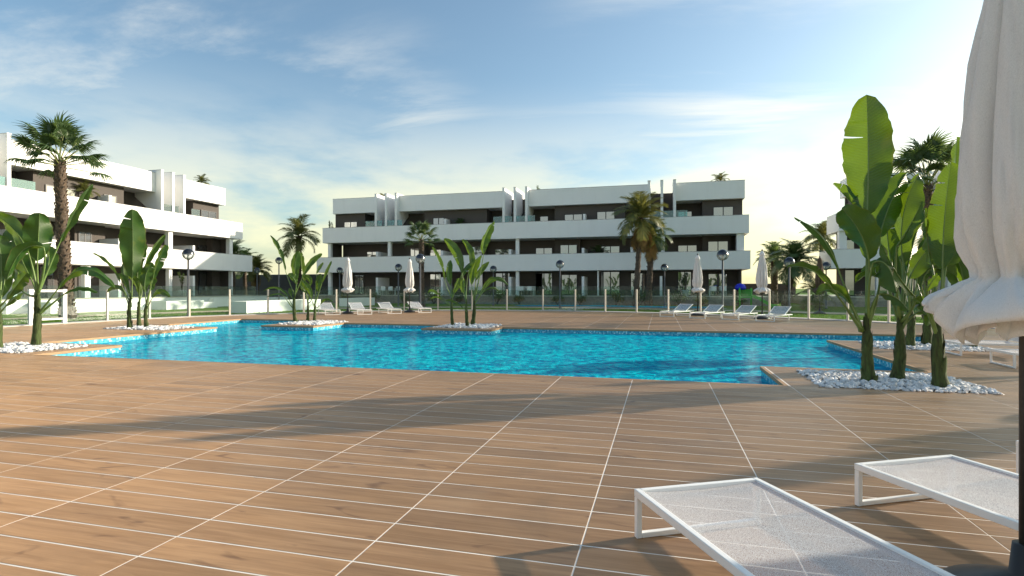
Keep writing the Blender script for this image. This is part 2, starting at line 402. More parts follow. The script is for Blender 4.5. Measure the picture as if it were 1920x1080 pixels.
# ground sheet (a lawn), reaching the horizon, with a pit left for the pool
PIT = (-19.2, 8.3, 8.1, 22.2)
g = MB()
for x0, y0, x1, y1 in rect_sub([(-2500, -400, 2500, 4000)], PIT): g.quad((x0,y0,-.03),(x1,y0,-.03),(x1,y1,-.03),(x0,y1,-.03))
struct(g.build('ground', 'lawn'))

# paving: a pale grout bed with wood-look planks standing 4 mm proud of it
PL, PW, GAP, GAPY = 1.11, .24, .0088, .0125
A0, B0 = -1.53, 2.56
bed = MB(); fld = MB(); singles = []; cand = []
HOLES = POOL + list(BEDS.values())
j0 = math.floor((-7 - B0) / PW); j1 = math.ceil((34.2 - B0) / PW)
CR = .045     # thickness of the coping edge
for j in range(j0, j1):
    y0 = B0 + j * PW; y1 = y0 + PW
    sp = deck_span((y0 + y1) / 2)
    if sp is None: continue
    rs = [(sp[0], y0, sp[1], y1)]
    for h in HOLES: rs = rect_sub(rs, h)
    for r in rs: bed.quad((r[0],r[1],-.0014),(r[2],r[1],-.0014),(r[2],r[3],-.0014),(r[0],r[3],-.0014))
    i0 = math.floor((sp[0] - A0) / PL); i1 = math.ceil((sp[1] - A0) / PL)
    for i in range(i0, i1):
        x0 = A0 + i * PL; x1 = x0 + PL
        full = (x0 + GAP/2, y0 + GAPY/2, x1 - GAP/2, y1 - GAPY/2)
        rr_ = [(max(full[0], sp[0]), full[1], min(full[2], sp[1]), full[3])]
        if rr_[0][2] - rr_[0][0] < .03: continue
        for h in POOL: rr_ = rect_sub(rr_, (h[0]-CR, h[1]-CR, h[2]+CR, h[3]+CR))
        for h in BEDS.values(): rr_ = rect_sub(rr_, h)
        if len(rr_) == 1 and abs(rr_[0][2]-rr_[0][0]-(PL-GAP)) < 1e-6 and abs(rr_[0][3]-rr_[0][1]-(PW-GAPY)) < 1e-6:
            xc, yc = (x0+x1)/2, (y0+y1)/2
            Y = -xc*sn + yc*cs; X = xc*cs + yc*sn
            vis = Y > 2.45 and abs(X/Y) < 1.0
            cand.append((Y if vis else 1e6 + Y, xc, yc, rr_[0]))
        else:
            singles += [r for r in rr_ if r[2]-r[0] > .012 and r[3]-r[1] > .012]
cand.sort(key=lambda c: c[0])
deck = struct(bed.build('deck', 'grout'))
e = .0008
pm = MB(); hx, hy = (PL-GAP)/2, (PW-GAPY)/2
def plank_geo(mb, x0, y0, x1, y1):
    i = len(mb.v)
    mb.v += [(x0,y0,-.002),(x1,y0,-.002),(x1,y1,-.002),(x0,y1,-.002),(x0+e,y0+e,0),(x1-e,y0+e,0),(x1-e,y1-e,0),(x0+e,y1-e,0)]
    mb.f += [(i+4,i+5,i+6,i+7),(i,i+1,i+5,i+4),(i+1,i+2,i+6,i+5),(i+2,i+3,i+7,i+6),(i+3,i,i+4,i+7)]
plank_geo(pm, -hx, -hy, hx, hy); pme = pm.mesh('plank', 'wood_tile')
for Y, xc, yc, r in cand[:300]:
    o = link('plank', pme, deck); o.location = (xc, yc, 0)
for Y, xc, yc, r in cand[300:]: plank_geo(fld, *r)
for r in singles: plank_geo(fld, *r)
stuff(fld.build('far_planks', 'wood_tile', deck))

# pool shell, waterline mosaic, coping edge and water
WL = -.17
pool = MB()
for k in range(len(OUT)):
    (x0, y0), (x1, y1) = OUT[k], OUT[(k+1) % len(OUT)]
    pool.quad((x0,y0,-1.5),(x1,y0,-1.5),(x1,y1,-.05),(x0,y1,-.05)) if False else pool.quad((x0,y0,-.05),(x0,y0,-1.5),(x1,y1,-1.5),(x1,y1,-.05))
ps = struct(pool.build('swimming_pool', 'mosaic'))
fl = MB()
for x0,y0,x1,y1 in POOL: fl.quad((x0,y0,-1.5),(x1,y0,-1.5),(x1,y1,-1.5),(x0,y1,-1.5))
fl.build('pool_floor', 'pool_floor', ps)
# a flight of wide steps at the far side, seen as lines through the water
st = MB()
for k in range(3): st.box(-12.4, 20.15 - .35*(k+1), -1.48, -8.15, 20.15 - .35*k, -.32 - .3*k)
st.build('pool_steps', 'pool_floor', ps)
wt = MB()
for x0,y0,x1,y1 in POOL: wt.quad((x0,y0,WL),(x1,y0,WL),(x1,y1,WL),(x0,y1,WL))
struct(wt.build('pool_water', 'water'))
n = len(OUT)
for k in range(n):
    (x0, y0), (x1, y1) = OUT[k], OUT[(k+1) % n]
    d = Vector((x1-x0, y1-y0)).normalized(); nrm_out = Vector((d.y, -d.x))     # outline is anticlockwise: outward is right of travel
    def corner(prev, cur, nxt):
        a = (Vector(cur)-Vector(prev)).normalized(); b_ = (Vector(nxt)-Vector(cur)).normalized()
        na = Vector((a.y,-a.x)); nb_ = Vector((b_.y,-b_.x)); return na + nb_
    o0 = corner(OUT[k-1], OUT[k], OUT[(k+1)%n]); o1 = corner(OUT[k], OUT[(k+1)%n], OUT[(k+2)%n])
    T = .003; OV = .018        # the edge overhangs the water a little
    p0 = Vector((x0,y0)); p1 = Vector((x1,y1))
    m = MB(); m.prism([tuple(p0 - o0*OV), tuple(p0 + o0*(CR-.006)), tuple(p1 + o1*(CR-.006)), tuple(p1 - o1*OV)][::-1], -.055, .001)
    m.build('coping_edge', 'coping', ps)

# kerb strip under the fence
def offset_line(pts, d):
    out_ = []
    for k, p in enumerate(pts):
        a = Vector(pts[max(k-1,0)]); b_ = Vector(pts[min(k+1,len(pts)-1)]); t = (b_-a).normalized()
        out_.append(Vector(p) + Vector((-t.y, t.x))*d)
    return out_
ki = offset_line(FENCE, -.10); ko = offset_line(FENCE, .65)
kb = MB()
for k in range(len(FENCE)-1):
    kb.prism([tuple(ki[k]), tuple(ki[k+1]), tuple(ko[k+1]), tuple(ko[k])][::-1] if False else [tuple(ki[k]), tuple(ki[k+1]), tuple(ko[k+1]), tuple(ko[k])], -.04, .035)
struct(kb.build('fence_kerb', 'concrete'))

# grass blades along the outside of the kerb, where the lawn is nearest
rg = random.Random(5); gb = MB(); outer = offset_line(FENCE, .68); segs = []
for k in range(2, len(FENCE) - 2): segs.append((outer[k], outer[k+1], offset_line(FENCE, 5.5)[k], offset_line(FENCE, 5.5)[k+1]))
for k in range(34000):
    a, b_, c, d = rg.choice(segs); u = rg.random(); v = rg.random()**1.6
    p = (a*(1-u) + b_*u)*(1-v) + (c*(1-u) + d*u)*v; h = rg.uniform(.04, .10); an = rg.uniform(0, 6.3); w_ = .008 + .008*v; i = len(gb.v)
    gb.v += [(p.x - math.cos(an)*w_, p.y - math.sin(an)*w_, -.03), (p.x + math.cos(an)*w_, p.y + math.sin(an)*w_, -.03), (p.x + rg.uniform(-.03, .03), p.y + rg.uniform(-.03, .03), -.03 + h)]; gb.f.append((i, i+1, i+2))
gg = stuff(gb.build('grass', 'grass_blade')); gg['label'] = 'short green lawn grass just outside the glass pool fence'; gg['category'] = 'grass'

# paths over the lawn and the curved shallow pool behind the fence
def strip(name, pts, wd, z, mat):
    a = offset_line(pts, wd/2); b_ = offset_line(pts, -wd/2); m = MB()
    for k in range(len(pts)-1): m.quad((*a[k],z),(*b_[k],z),(*b_[k+1],z),(*a[k+1],z))
    return struct(m.build(name, mat))
strip('garden_path', [(-30, 2), (-29.6, 14), (-29, 22), (-27.5, 28), (-25, 33), (-21, 37.5), (-15, 40.5), (-8, 41.5), (0, 40.2), (8, 37), (16, 31.5), (24, 24)], 2.3, -.020, 'sand_path')
strip('link_path', [(-7.4, 34.6), (-6.2, 38), (-4.6, 43), (-4.0, 47.2)], 2.0, -.012, 'concrete')
kp = [(-11 + 15*t + 0.0, 43.2 + 1.3*math.sin(t*5.2) + 1.0*t) for t in [k/24 for k in range(25)]]
strip('shallow_pool_rim', kp, 4.4, .02, 'stone_cap')
sp_ = strip('shallow_pool', kp, 3.7, .030, 'water')

# ================================================================== BUILDINGS
def on_y(x, yy):
    r = (x - 960) / FPX; return yy * (r * cs - sn) / (cs + r * sn)
def on_x(x, xx):
    r = (x - 960) / FPX; return xx * (cs + r * sn) / (r * cs - sn)
TZ = .75                                      # terrace level
B1, B2, B3 = (3.05, 4.58), (6.09, 7.62), (9.15, 10.68)   # the three white bands
def window(root, u0, u1, z0, z1, v, panes=2):
    f = MB(); t = .07; d0, d1 = v - .05, v + .04
    f.box(u0, d0, z0, u1, d1, z0 + t); f.box(u0, d0, z1 - t, u1, d1, z1)
    f.box(u0, d0, z0 + t, u0 + t, d1, z1 - t); f.box(u1 - t, d0, z0 + t, u1, d1, z1 - t)
    for k in range(1, panes):
        x = u0 + (u1 - u0) * k / panes; f.box(x - .04, d0 + .004, z0 + t, x + .04, d1 - .004, z1 - t)
    o = f.build('window', 'window_frame', root)
    for k in range(panes):
        a = u0 + (u1 - u0) * k / panes + (t if k == 0 else .04); b_ = u0 + (u1 - u0) * (k + 1) / panes - (t if k == panes - 1 else .04)
        MB().box(a, v - .03, z0 + t, b_, v - .015, z1 - t).build('pane', 'window_glass', o)
def building(root, ends, fins, wins, stubs, cols, jut, vents, glass, far_end=None, depth=13.0, lo_glass=()):
    (l1, r1), (l2, r2), (l3, r3) = ends
    # dark core
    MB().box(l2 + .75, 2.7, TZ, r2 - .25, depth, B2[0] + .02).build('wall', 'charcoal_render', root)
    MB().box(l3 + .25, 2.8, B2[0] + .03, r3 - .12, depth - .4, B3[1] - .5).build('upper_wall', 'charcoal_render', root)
    for x in (l2 + .50, r2 - .64):
        MB().box(x, .75, TZ, x + .14, 2.69, B1[0] + .002).build('end_wall', 'charcoal_render', root); MB().box(x, .75, B1[0] + .255, x + .14, 2.69, B2[0] + .002).build('end_wall', 'charcoal_render', root)
    for lv, a, b_, v in jut:
        z0, z1 = ((TZ, B1[0] - .003), (B1[0] + .26, B2[0] - .003), (B2[0] + .26, B3[0] - .003))[lv]
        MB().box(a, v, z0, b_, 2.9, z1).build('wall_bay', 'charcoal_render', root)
    # bands: parapet with end returns, slab behind, thin metal cap
    for (z0, z1), (l, r), v0 in ((B1, (l1, r1), 0.0), (B2, (l2, r2), .08)):
        p = MB(); p.box(l, v0, z0, r, v0 + .16, z1); p.box(l, v0 + .16, z0, l + .16, depth + .1, z1); p.box(r - .16, v0 + .16, z0, r, depth + .1, z1)
        o = p.build('parapet', 'white_render', root)
        MB().box(l - .02, v0 - .02, z1 + .002, r + .02, v0 + .18, z1 + .03).build('cap', 'coping_metal', o)
        MB().box(l + .16, v0 + .16, z0 + .004, r - .16, depth, z0 + .25).build('floor_slab', 'soffit', root)
    spans = []; cur = l3
    for grp in fins: spans.append((cur, grp[0] - .0)); cur = grp[-1]
    spans.append((cur, r3))
    for (a, b_) in spans:
        if b_ - a < .3: continue
        p = MB(); p.box(a + .12 if a != l3 else a, .7, B3[0], b_ - (.12 if b_ != r3 else 0), .86, B3[1])
        if a == l3: p.box(a, .86, B3[0], a + .16, depth, B3[1])
        if b_ == r3: p.box(b_ - .16, .86, B3[0], b_, depth, B3[1])
        o = p.build('roof_parapet', 'white_render', root)
        MB().box(a + .13 if a != l3 else a - .02, .68, B3[1] + .002, b_ - .13 if b_ != r3 else b_ + .02, .88, B3[1] + .03).build('cap', 'coping_metal', o)
        MB().box(a + .17, .862, B3[0] + .004, b_ - .17, depth - .2, B3[0] + .24).build('roof_slab', 'soffit', root)
    for grp in fins:
        for x in grp:
            m = MB(); i = 0; prof = [(.12, B2[0] + .3), (1.3, B2[0] + .3), (1.3, 7.75), (3.4, 9.3), (3.4, B3[1] + .22), (.12, B3[1] + .22)]
            nn = len(prof); m.v = [(x - .11, v, z) for v, z in prof] + [(x + .11, v, z) for v, z in prof]
            m.f = [tuple(range(nn)), tuple(range(2*nn-1, nn-1, -1))] + [(k, nn + k, nn + (k+1) % nn, (k+1) % nn) for k in range(nn)]
            o = m.build('fin', 'white_render', root)
            MB().box(x - .13, .10, B3[1] + .222, x + .13, 3.4, B3[1] + .25).build('cap', 'coping_metal', o)
        MB().box(grp[0] + .12, 6.0, B3[0] + .3, grp[-1] - .12, 6.2, B3[1] - .15).build('stair_wall', 'white_render', root)
    for a, b_ in glass:
        MB().box(a, .20, B2[1] - .45, b_, .215, B2[1] + .60).build('balustrade_glass', 'balcony_glass', root)
    for lv, x in stubs:
        z0 = (TZ, B1[0] + .26, B2[0] + .26)[lv]; h = (1.75, 1.78, 1.85)[lv]
        MB().box(x - .11, .17 if lv < 2 else .26, z0, x + .11, 2.66, z0 + h).build('terrace_divider', 'white_render', root)
    for lv, x, w_ in cols:
        z0, z1 = ((TZ, B1[0] - .002), (B1[0] + .252, B2[0] - .002))[lv]
        MB().box(x - w_/2, .30, z0, x + w_/2, .30 + max(.35, w_), z1).build('column', 'white_render', root)
    for lv, a, b_, h, v in wins:
        z0 = (TZ + .02, B1[0] + .28, B2[0] + .28)[lv]; window(root, a, b_, z0, z0 + h, v, 2 if b_ - a > .9 else 1)
    for x, y_ in vents:
        o = MB().box(x - .35, y_, B3[1] - .4, x + .35, y_ + .5, B3[1] + .22).build('roof_vent', 'coping_metal', root)
    for a, b_ in lo_glass:
        MB().box(a, -.95, TZ - .05, b_, -.935, TZ + .85).build('terrace_glass', 'fence_glass', root)
def terrace(name, x0, y0, x1, y1, label):
    o = MB().box(x0, y0, -.1, x1, y1, TZ - .06).build(name, 'garden_stone'); tag(o, label, 'terrace')
    MB().box(x0 - .03, y0 - .03, TZ - .058, x1 + .03, y1 + .03, TZ).build('cap_slab', 'stone_cap', o)

FY = 50.6
z3 = lambda v: 580 + .2296 * v
z4 = lambda v: 980 + .2296 * v
def um(px, v): return on_y(px, FY + v)
mb_ = thing('apartment_building', 'long three storey white and charcoal apartment block facing the pool', 'building', (0, FY, 0), group='apartment blocks')
W = []
for z, a, b_, h in ((z3, 285, 395, 2.0), (z3, 1010, 1105, 2.1), (z4, 140, 212, 2.1), (z4, 340, 490, 2.0), (z4, 605, 755, 2.15), (z4, 1265, 1385, 2.1), (z4, 1553, 1722, 2.2)):
    v = 1.30 if (z, a) in ((z3, 285), (z4, 340), (z4, 605), (z4, 1553), (z3, 1010)) else 2.78
    W.append((2, um(z(a), v), um(z(b_), v), h, v - .02))
for z, a, b_, h in ((z3, 470, 560, 2.0), (z3, 825, 900, 2.2), (z3, 985, 1080, 2.1), (z3, 1310, 1415, 2.25), (z3, 1515, 1635, 2.0), (z4, 105, 245, 2.05), (z4, 305, 447, 2.25), (z4, 640, 795, 2.1), (z4, 880, 1000, 2.0), (z4, 1265, 1425, 2.05), (z4, 1510, 1680, 2.3)):
    v = 2.0 if (z, a) in ((z3, 825), (z3, 1310), (z4, 305), (z4, 1510)) else 2.68
    W.append((1, um(z(a), v), um(z(b_), v), h, v - .02))
for z, a, b_, h in ((z3, 370, 450, 2.1), (z3, 985, 1080, 2.15), (z3, 1300, 1420, 2.15), (z3, 1520, 1640, 2.2), (z3, 1845, 1905, 2.2), (z4, 105, 245, 2.15), (z4, 315, 447, 2.0), (z4, 640, 795, 2.25), (z4, 880, 1000, 2.1), (z4, 1265, 1380, 2.2), (z4, 1512, 1672, 2.0)):
    W.append((0, um(z(a), 2.68), um(z(b_), 2.68), h, 2.66))
jut = [(2, um(629, 1.3), um(z3(455), 1.3), 1.3), (2, um(z3(940), 1.3), um(z3(1450), 1.3), 1.3), (2, um(z4(262), 1.3), um(z4(835), 1.3), 1.3), (2, um(z4(1467), 1.3), 6.83, 1.3),
       (1, um(z3(790), 2), um(z3(945), 2), 2.0), (1, um(z3(1290), 2), um(z3(1440), 2), 2.0), (1, um(z4(262), 2), um(z4(470), 2), 2.0), (1, um(z4(1467), 2), um(z4(1700), 2), 2.0)]
building(mb_, ((-34.4, 7.3), (-33.75, 7.2), (-32.95, 6.95)), [(-27.7, -26.58, -25.49), (-14.35, -13.25, -12.14), (-1.0, .09, 1.17)], W,
         [(1, -27.6), (1, -20.6), (1, -13.75), (1, -6.85), (1, -2.5), (0, -27.6), (0, -20.6), (0, -13.75), (0, -6.85), (0, .02), (2, -20.3), (2, -6.75)],
         [(1, -33.1, .32), (1, -26.3, .32), (1, -13.05, .32), (1, .18, .32), (1, 6.55, .6), (0, -33.1, .3), (0, -13.05, .3), (0, 5.2, .12), (0, -5.5, .12)],
         jut, [(-29.55, 3), (-17.72, 3), (-5.81, 3), (5.91, 3), (1.4, 7)],
         [(-28.88, -27.03), (-26.83, -24.82), (-15.37, -13.51), (-13.27, -11.33), (-1.02, .02), (.20, 1.16), (1.21, 2.23)],
         lo_glass=[(-34 + 2.1*k, -34 + 2.1*k + 2.04) for k in range(19)])
terrace('main_terrace', -35.5, FY - 1.1, 8.6, FY + 15, 'low stone terrace plinth under the long central apartment block')

rb_ = thing('apartment_building', 'white and charcoal apartment block at right edge behind the tall banana leaves', 'building', (0, FY, 0), group='apartment blocks')
X0 = 13.4
building(rb_, ((X0, X0 + 27), (X0 + .6, X0 + 26.6), (X0 + 1.6, X0 + 26)), [(X0 + 7, X0 + 8.1, X0 + 9.2), (X0 + 20, X0 + 21.1, X0 + 22.2)],
         [(lv, X0 + a, X0 + a + 1.7, 2.15, 2.66 if lv < 2 else 2.76) for lv in (0, 1, 2) for a in (3.3, 6.0, 10.3, 13.6, 17.0)] + [(1, X0 + 1.7, X0 + 2.5, 2.25, 2.66), (0, X0 + 1.7, X0 + 2.5, 2.25, 2.66)],
         [(lv, X0 + a) for lv in (0, 1) for a in (8.3, 15.2)], [(1, X0 + .95, .55), (0, X0 + 3.4, .12), (1, X0 + 8.1, .32)], [(2, X0 + 2, X0 + 6.2, 1.3)], [(X0 + 5, 3)],
         [(X0 + 5.9, X0 + 7.9), (X0 + 8.2, X0 + 10)], depth=3.5)
terrace('right_terrace', X0 - .8, FY - 1.1, X0 + 28, FY + 15, 'low stone terrace plinth under the right hand apartment block')

LX = -38.5
lb_ = thing('apartment_building', 'sunlit white apartment block at left with a tall fan palm in front', 'building', (LX, 0, 0), R(90), group='apartment blocks')
def ul(px, v): return on_x(px, LX - v)
W = [(2, ul(80, 1.5), ul(137, 1.5), 2.0, 1.28), (2, ul(190, 1.5), ul(214, 1.5), 2.0, 1.28), (2, ul(376, 1.3), ul(405, 1.3), 2.1, 1.28),
     (2, 20.0, 21.8, 2.1, 1.28), (1, ul(60, 2.2), ul(112, 2.2), 2.1, 2.66), (1, ul(146, 2), ul(171, 2), 2.2, 1.98), (1, ul(228, 2.7), ul(262, 2.7), 2.1, 2.66), (1, ul(370, 2.7), ul(398, 2.7), 2.1, 2.66), (1, ul(16, 2.7), ul(40, 2.7), 2.1, 2.66),
     (0, ul(82, 2.2), ul(110, 2.2), 2.2, 2.66), (0, ul(146, 2), ul(171, 2), 2.2, 1.98), (0, ul(372, 2.7), ul(398, 2.7), 2.2, 2.66), (0, ul(20, 2.7), ul(45, 2.7), 2.2, 2.66), (0, ul(232, 2.7), ul(262, 2.7), 2.2, 2.66)]
jut = [(2, ul(62, 1.3), ul(232, 1.3), 1.3), (2, ul(362, 1.3), 43.25, 1.3), (2, 12, ul(2, 1.3), 1.3), (1, ul(140, 2), ul(197, 2), 2.0), (0, ul(140, 2), ul(197, 2), 2.0), (1, ul(398, 2), ul(413, 2), 2.0), (0, ul(398, 2), ul(413, 2), 2.0)]
building(lb_, ((5.0, 46.1), (5.5, 44.9), (6.2, 43.4)), [(11.0, 12.1, 13.2), (22.9, 24.0, 25.15), (36.05, 37.1, 38.2)], W,
         [(2, ul(206, .3)), (1, ul(224, .2)), (1, ul(363, .2)), (0, ul(224, .2)), (0, ul(363, .2)), (0, ul(28, .2)), (1, ul(30, .2))],
         [(1, ul(320, .3), .4), (1, ul(430, .5), .4), (0, ul(138, 1.6), .4), (0, ul(432, .5), .15), (0, ul(320, .3), .3)], jut, [(40, 5), (30, 5)],
         [(25.3, 26.7), (23.0, 25.0), (36.2, 37.7), (39.0, 39.9)], lo_glass=[(14 + 2.1*k, 14 + 2.1*k + 2.04) for k in range(15)])
o = MB().box(LX - 14, 4.0, -.1, LX + 1.1, 46.9, TZ - .06).build('left_terrace', 'white_render'); tag(o, 'low white terrace plinth under the sunlit left apartment block', 'terrace')
MB().box(LX - 14.03, 3.97, TZ - .058, LX + 1.13, 46.93, TZ).build('cap_slab', 'stone_cap', o)

# boundary walls between the blocks
o = MB().box(-60, 61.5, -.1, -36.2, 61.8, 3.15).build('boundary_wall', 'dark_wall'); tag(o, 'dark charcoal boundary wall between the left and central blocks', 'wall')
MB().box(-60, 61.45, 3.152, -36.2, 61.85, 3.2).build('cap', 'coping_metal', o)
o = MB().box(-39.5, 64.5, -.1, -34.0, 64.8, 2.9).build('boundary_wall', 'beige_wall'); tag(o, 'beige wall in the gap beside the central block', 'wall')
o = MB().box(7.6, 62, -.1, 13.2, 62.3, 1.9).build('boundary_wall', 'dark_wall'); tag(o, 'low dark wall in the gap right of the central block', 'wall')

# white garden planters: near corner pixel, size along x to the left, size along y away
def planter(px, py, wx, wy, h, label):
    p = gp(px, py); o = thing('garden_planter', label, 'planter', (p.x, p.y, 0), group='white garden planters')
    t = .14
    m = MB(); m.box(-wx, 0, -.1, 0, t, h); m.box(-wx, wy - t, -.1, 0, wy, h); m.box(-wx, t, -.1, -wx + t, wy - t, h); m.box(-t, t, -.1, 0, wy - t, h)
    m.build('planter_wall', 'white_render', o)
    MB().box(-wx + t, t, -.1, -t, wy - t, h - .08).build('soil', 'soil', o)
    return o
planter(462, 587, 1.1, 7.2, .66, 'long white garden planter behind the left banana clump at mid pool')
planter(656, 574, .95, 4.0, .62, 'white garden planter just behind the left pair of parasols')
planter(12, 588, 3.0, 2.0, .62, 'white garden planter at the far left edge of the picture')
planter(95, 587, 1.6, 6.2, .62, 'white garden planter behind the big fan palm trunk')
planter(312, 580, 1.3, 3.2, .55, 'white garden planter beside the left globe lamp')
planter(372, 577, .5, 1.8, .40, 'small low white planter right of the left globe lamp')
planter(400, 574.5, .4, 9.0, .62, 'cream white low wall planter near the left block corner')

# ================================================================== FENCE
fence = thing('glass_pool_fence', 'clear glass pool fence with slim cream posts curving round the deck', 'fence')
FH = 1.32
GATE = (3, 4)        # the leaf between these posts is a gate of its own
def post_mesh(w_, h):
    m = MB(); m.box(-w_/2, -w_/2, .0, w_/2, w_/2, h); m.box(-w_*.8, -w_*.8, 0, w_*.8, w_*.8, .012); return m.mesh('post', 'fence_post')
pmsh = post_mesh(.075, FH)
for k, (x, y) in enumerate(FENCE):
    if k in GATE: continue
    o = link('post', pmsh, fence); o.location = (x, y, .036)
    t = Vector(FENCE[min(k+1, len(FENCE)-1)]) - Vector(FENCE[max(k-1, 0)]); o.rotation_euler = (0, 0, math.atan2(t.y, t.x))
for k in range(len(FENCE) - 1):
    if k == GATE[0]: continue
    p = Vector((*FENCE[k], 0)); q = Vector((*FENCE[k+1], 0)); t = (q - p).normalized()
    nseg = max(1, round((q - p).length / 2.0))
    for s_ in range(nseg):
        a = p + (q - p) * s_ / nseg; b_ = p + (q - p) * (s_ + 1) / nseg
        if s_ > 0: o = link('post', pmsh, fence); o.location = (a.x, a.y, .036); o.rotation_euler = (0, 0, math.atan2(t.y, t.x))
        m = MB(); m.bar(a + t*.055 + Vector((0,0,.70)), b_ - t*.055 + Vector((0,0,.70)), .012, 1.20); m.build('glass_pane', 'fence_glass', fence)
p = Vector((*FENCE[3], .036)); q = Vector((*FENCE[4], .036)); t = (q - p).normalized()
gt = thing('pool_gate', 'white framed pool gate beside the left banana stem', 'gate', p, math.atan2(t.y, t.x)); gl_ = (q - p).length
MB().box(-.07, -.05, 0, .07, .05, FH + .02).build('gate_post', 'white_metal', gt); MB().box(gl_ - .07, -.05, 0, gl_ + .07, .05, FH + .02).build('gate_post', 'white_metal', gt)
MB().box(.072, -.03, FH - .09, gl_ - .072, .03, FH).build('gate_rail', 'white_metal', gt); MB().box(.072, -.03, .14, gl_ - .072, .03, .21).build('gate_rail', 'white_metal', gt)
MB().box(.08, -.006, .215, gl_ - .08, .006, FH - .095).build('glass_pane', 'fence_glass', gt)

# ================================================================== GLOBE LAMPS
def lamp(px, ytop, Y, label):
    c = at(px, ytop, Y); r = .29; zt = c.z
    o = thing('globe_lamp', label, 'lamp', (c.x, c.y, 0), group='globe lamps')
    MB().tube([(0,0,-.03),(0,0,.05),(0,0,.06),(0,0,zt - 2*r + .02)], [.11,.11,.055,.045], 12).build('pole', 'steel_pole', o, True)
    zc = zt - r
    prof = [(zc + r*math.sin(R(a)), r*math.cos(R(a))) for a in range(4, 90, 8)] + [(zc + r, .001)]
    MB().lathe(prof, 20).build('shade', 'lamp_cap', o, True)
    prof = [(zc - r*math.cos(R(a)), max(.002, r*math.sin(R(a)))) for a in range(8, 95, 8)]
    MB().lathe(prof, 20).build('globe', 'globe_glass', o, True)
    m = MB()
    for s_ in (0, 1):
        pts = [Vector(((math.cos(R(a)) if s_ == 0 else 0), (math.cos(R(a)) if s_ else 0), math.sin(R(a)))) * (r*1.02) + Vector((0,0,zc)) for a in range(180, 361, 18)]
        m.tube(pts, [.012]*len(pts), 5)
    m.lathe([(zc - .015, r*1.02), (zc + .015, r*1.03), (zc + .02, r*.99)], 20)
    m.build('ring', 'steel_pole', o, True)
    MB().lathe([(zc - r + .02, .05), (zc - .12, .06), (zc - .05, .05), (zc - .02, .01)], 10).build('lantern_core', 'pot_white', o, True)
for px, yt, Y, lab in ((353, 466, 28.6, 'globe lamp in front of the sunlit left block'), (523, 482, 47, 'globe lamp before the dark boundary wall'),
        (482, 502, 58, 'small far globe lamp at the right corner of the left block'), (637, 501, 52, 'small globe lamp at the left end of the central block, by the first parasol'),
        (747, 494.5, 45.5, 'globe lamp just left of the second parasol'), (788, 476, 34, 'tall globe lamp in front of the short fan palm trunk'),
        (925, 498, 47, 'small globe lamp right of the mid pool banana clump'), (1050, 487.5, 40, 'globe lamp alone before the middle of the central block'),
        (1246, 494.5, 44, 'small globe lamp just right of the twin feather palms'), (1355, 467.5, 29.6, 'large globe lamp near the right end of the central block'),
        (1480, 482, 33, 'globe lamp before the far right palms'), (1549, 491, 40, 'globe lamp half hidden by banana leaves at right')):
    lamp(px, yt, Y, lab)

# ================================================================== PARASOLS
def canopy_mesh(mat, seed=3, lobes=11, nth=220, part='canopy'):
    rnd = random.Random(seed)
    prof = [(3.10,.03),(3.06,.055),(2.95,.10),(2.80,.14),(2.64,.178),(2.50,.212),(2.36,.243),(2.20,.270),(2.05,.291),(1.90,.308),(1.78,.318),(1.68,.318),(1.60,.308),(1.54,.290),(1.48,.262),(1.44,.240),(1.41,.232)]
    flare = [(1.395,.250),(1.375,.300),(1.345,.350),(1.32,.392),(1.295,.425),(1.27,.447),(1.245,.458),(1.225,.456)]
    # lobe boundaries, uneven
    cuts = []; a = 0
    for k in range(lobes): cuts.append(a + rnd.uniform(-.16, .16)); a += 2*math.pi/lobes
    cuts.sort(); cuts.append(cuts[0] + 2*math.pi)
    size = [rnd.uniform(.86, 1.06) for _ in range(lobes)]; tw = [rnd.uniform(-.10, .10) for _ in range(lobes)]; hem = [rnd.uniform(-.05, .05) for _ in range(lobes)]
    prof = [(z, r*.815) for z, r in prof]; flare = [(z, r*.80) for z, r in flare]; fl_n = 5; fl_ph = rnd.uniform(0, 1)
    m = MB(); rows = prof + flare
    for k, (z, Rr) in enumerate(rows):
        t = max(0., (k - len(prof) + 1) / len(flare)); s_ = min(1., (3.10 - z) / 1.5)
        for j in range(nth):
            th = cuts[0] + 2*math.pi*j/nth
            q = 0
            while q < lobes - 1 and th >= cuts[q+1]: q += 1
            f = (th - cuts[q]) / (cuts[q+1] - cuts[q])
            bul = max(0., math.sin(math.pi*f)) ** .55            # 0 in the crease, 1 on the back of the fold
            if t > 0:        # below the tie the folds open into a few wide bells
                g5 = ((th/(2*math.pi))*fl_n + fl_ph + .06*math.sin(th*2 + 1)) % 1.0; b5 = max(0., math.sin(math.pi*g5)) ** .7; k5 = min(1., t*1.6)
                bul = bul*(1 - k5) + b5*k5
            deep = (.20 + .22*s_) if t == 0 else (.36 + .04*t)
            r = Rr * (1 - deep*(1 - bul)) * (1 + (size[q] - 1)*s_*bul*(1 - t))
            ripple = .010*math.sin(th*23 + z*9 + q)*s_ + .006*math.sin(th*41 - z*17)*s_
            r += ripple * bul
            r *= 1 + .03*math.sin(z*6 + q*1.7)*bul*(1 - t)
            zz_ = z
            if t > 0:
                zz_ = z - .10*t*t*(1 - bul) + .03*t*math.sin(th*3 + 1.0) + .035*t*bul
            an = th + tw[q]*bul*s_*(1 - t) + .30*t*math.sin(th*fl_n + 2 + .8*math.sin(th))
            m.v.append((r*math.cos(an), r*math.sin(an), zz_))
    for k in range(len(rows) - 1):
        for j in range(nth):
            a = k*nth + j; b_ = k*nth + (j+1) % nth; m.f.append((a, b_, b_ + nth, a + nth))
    return m.mesh('canopy', mat, True)
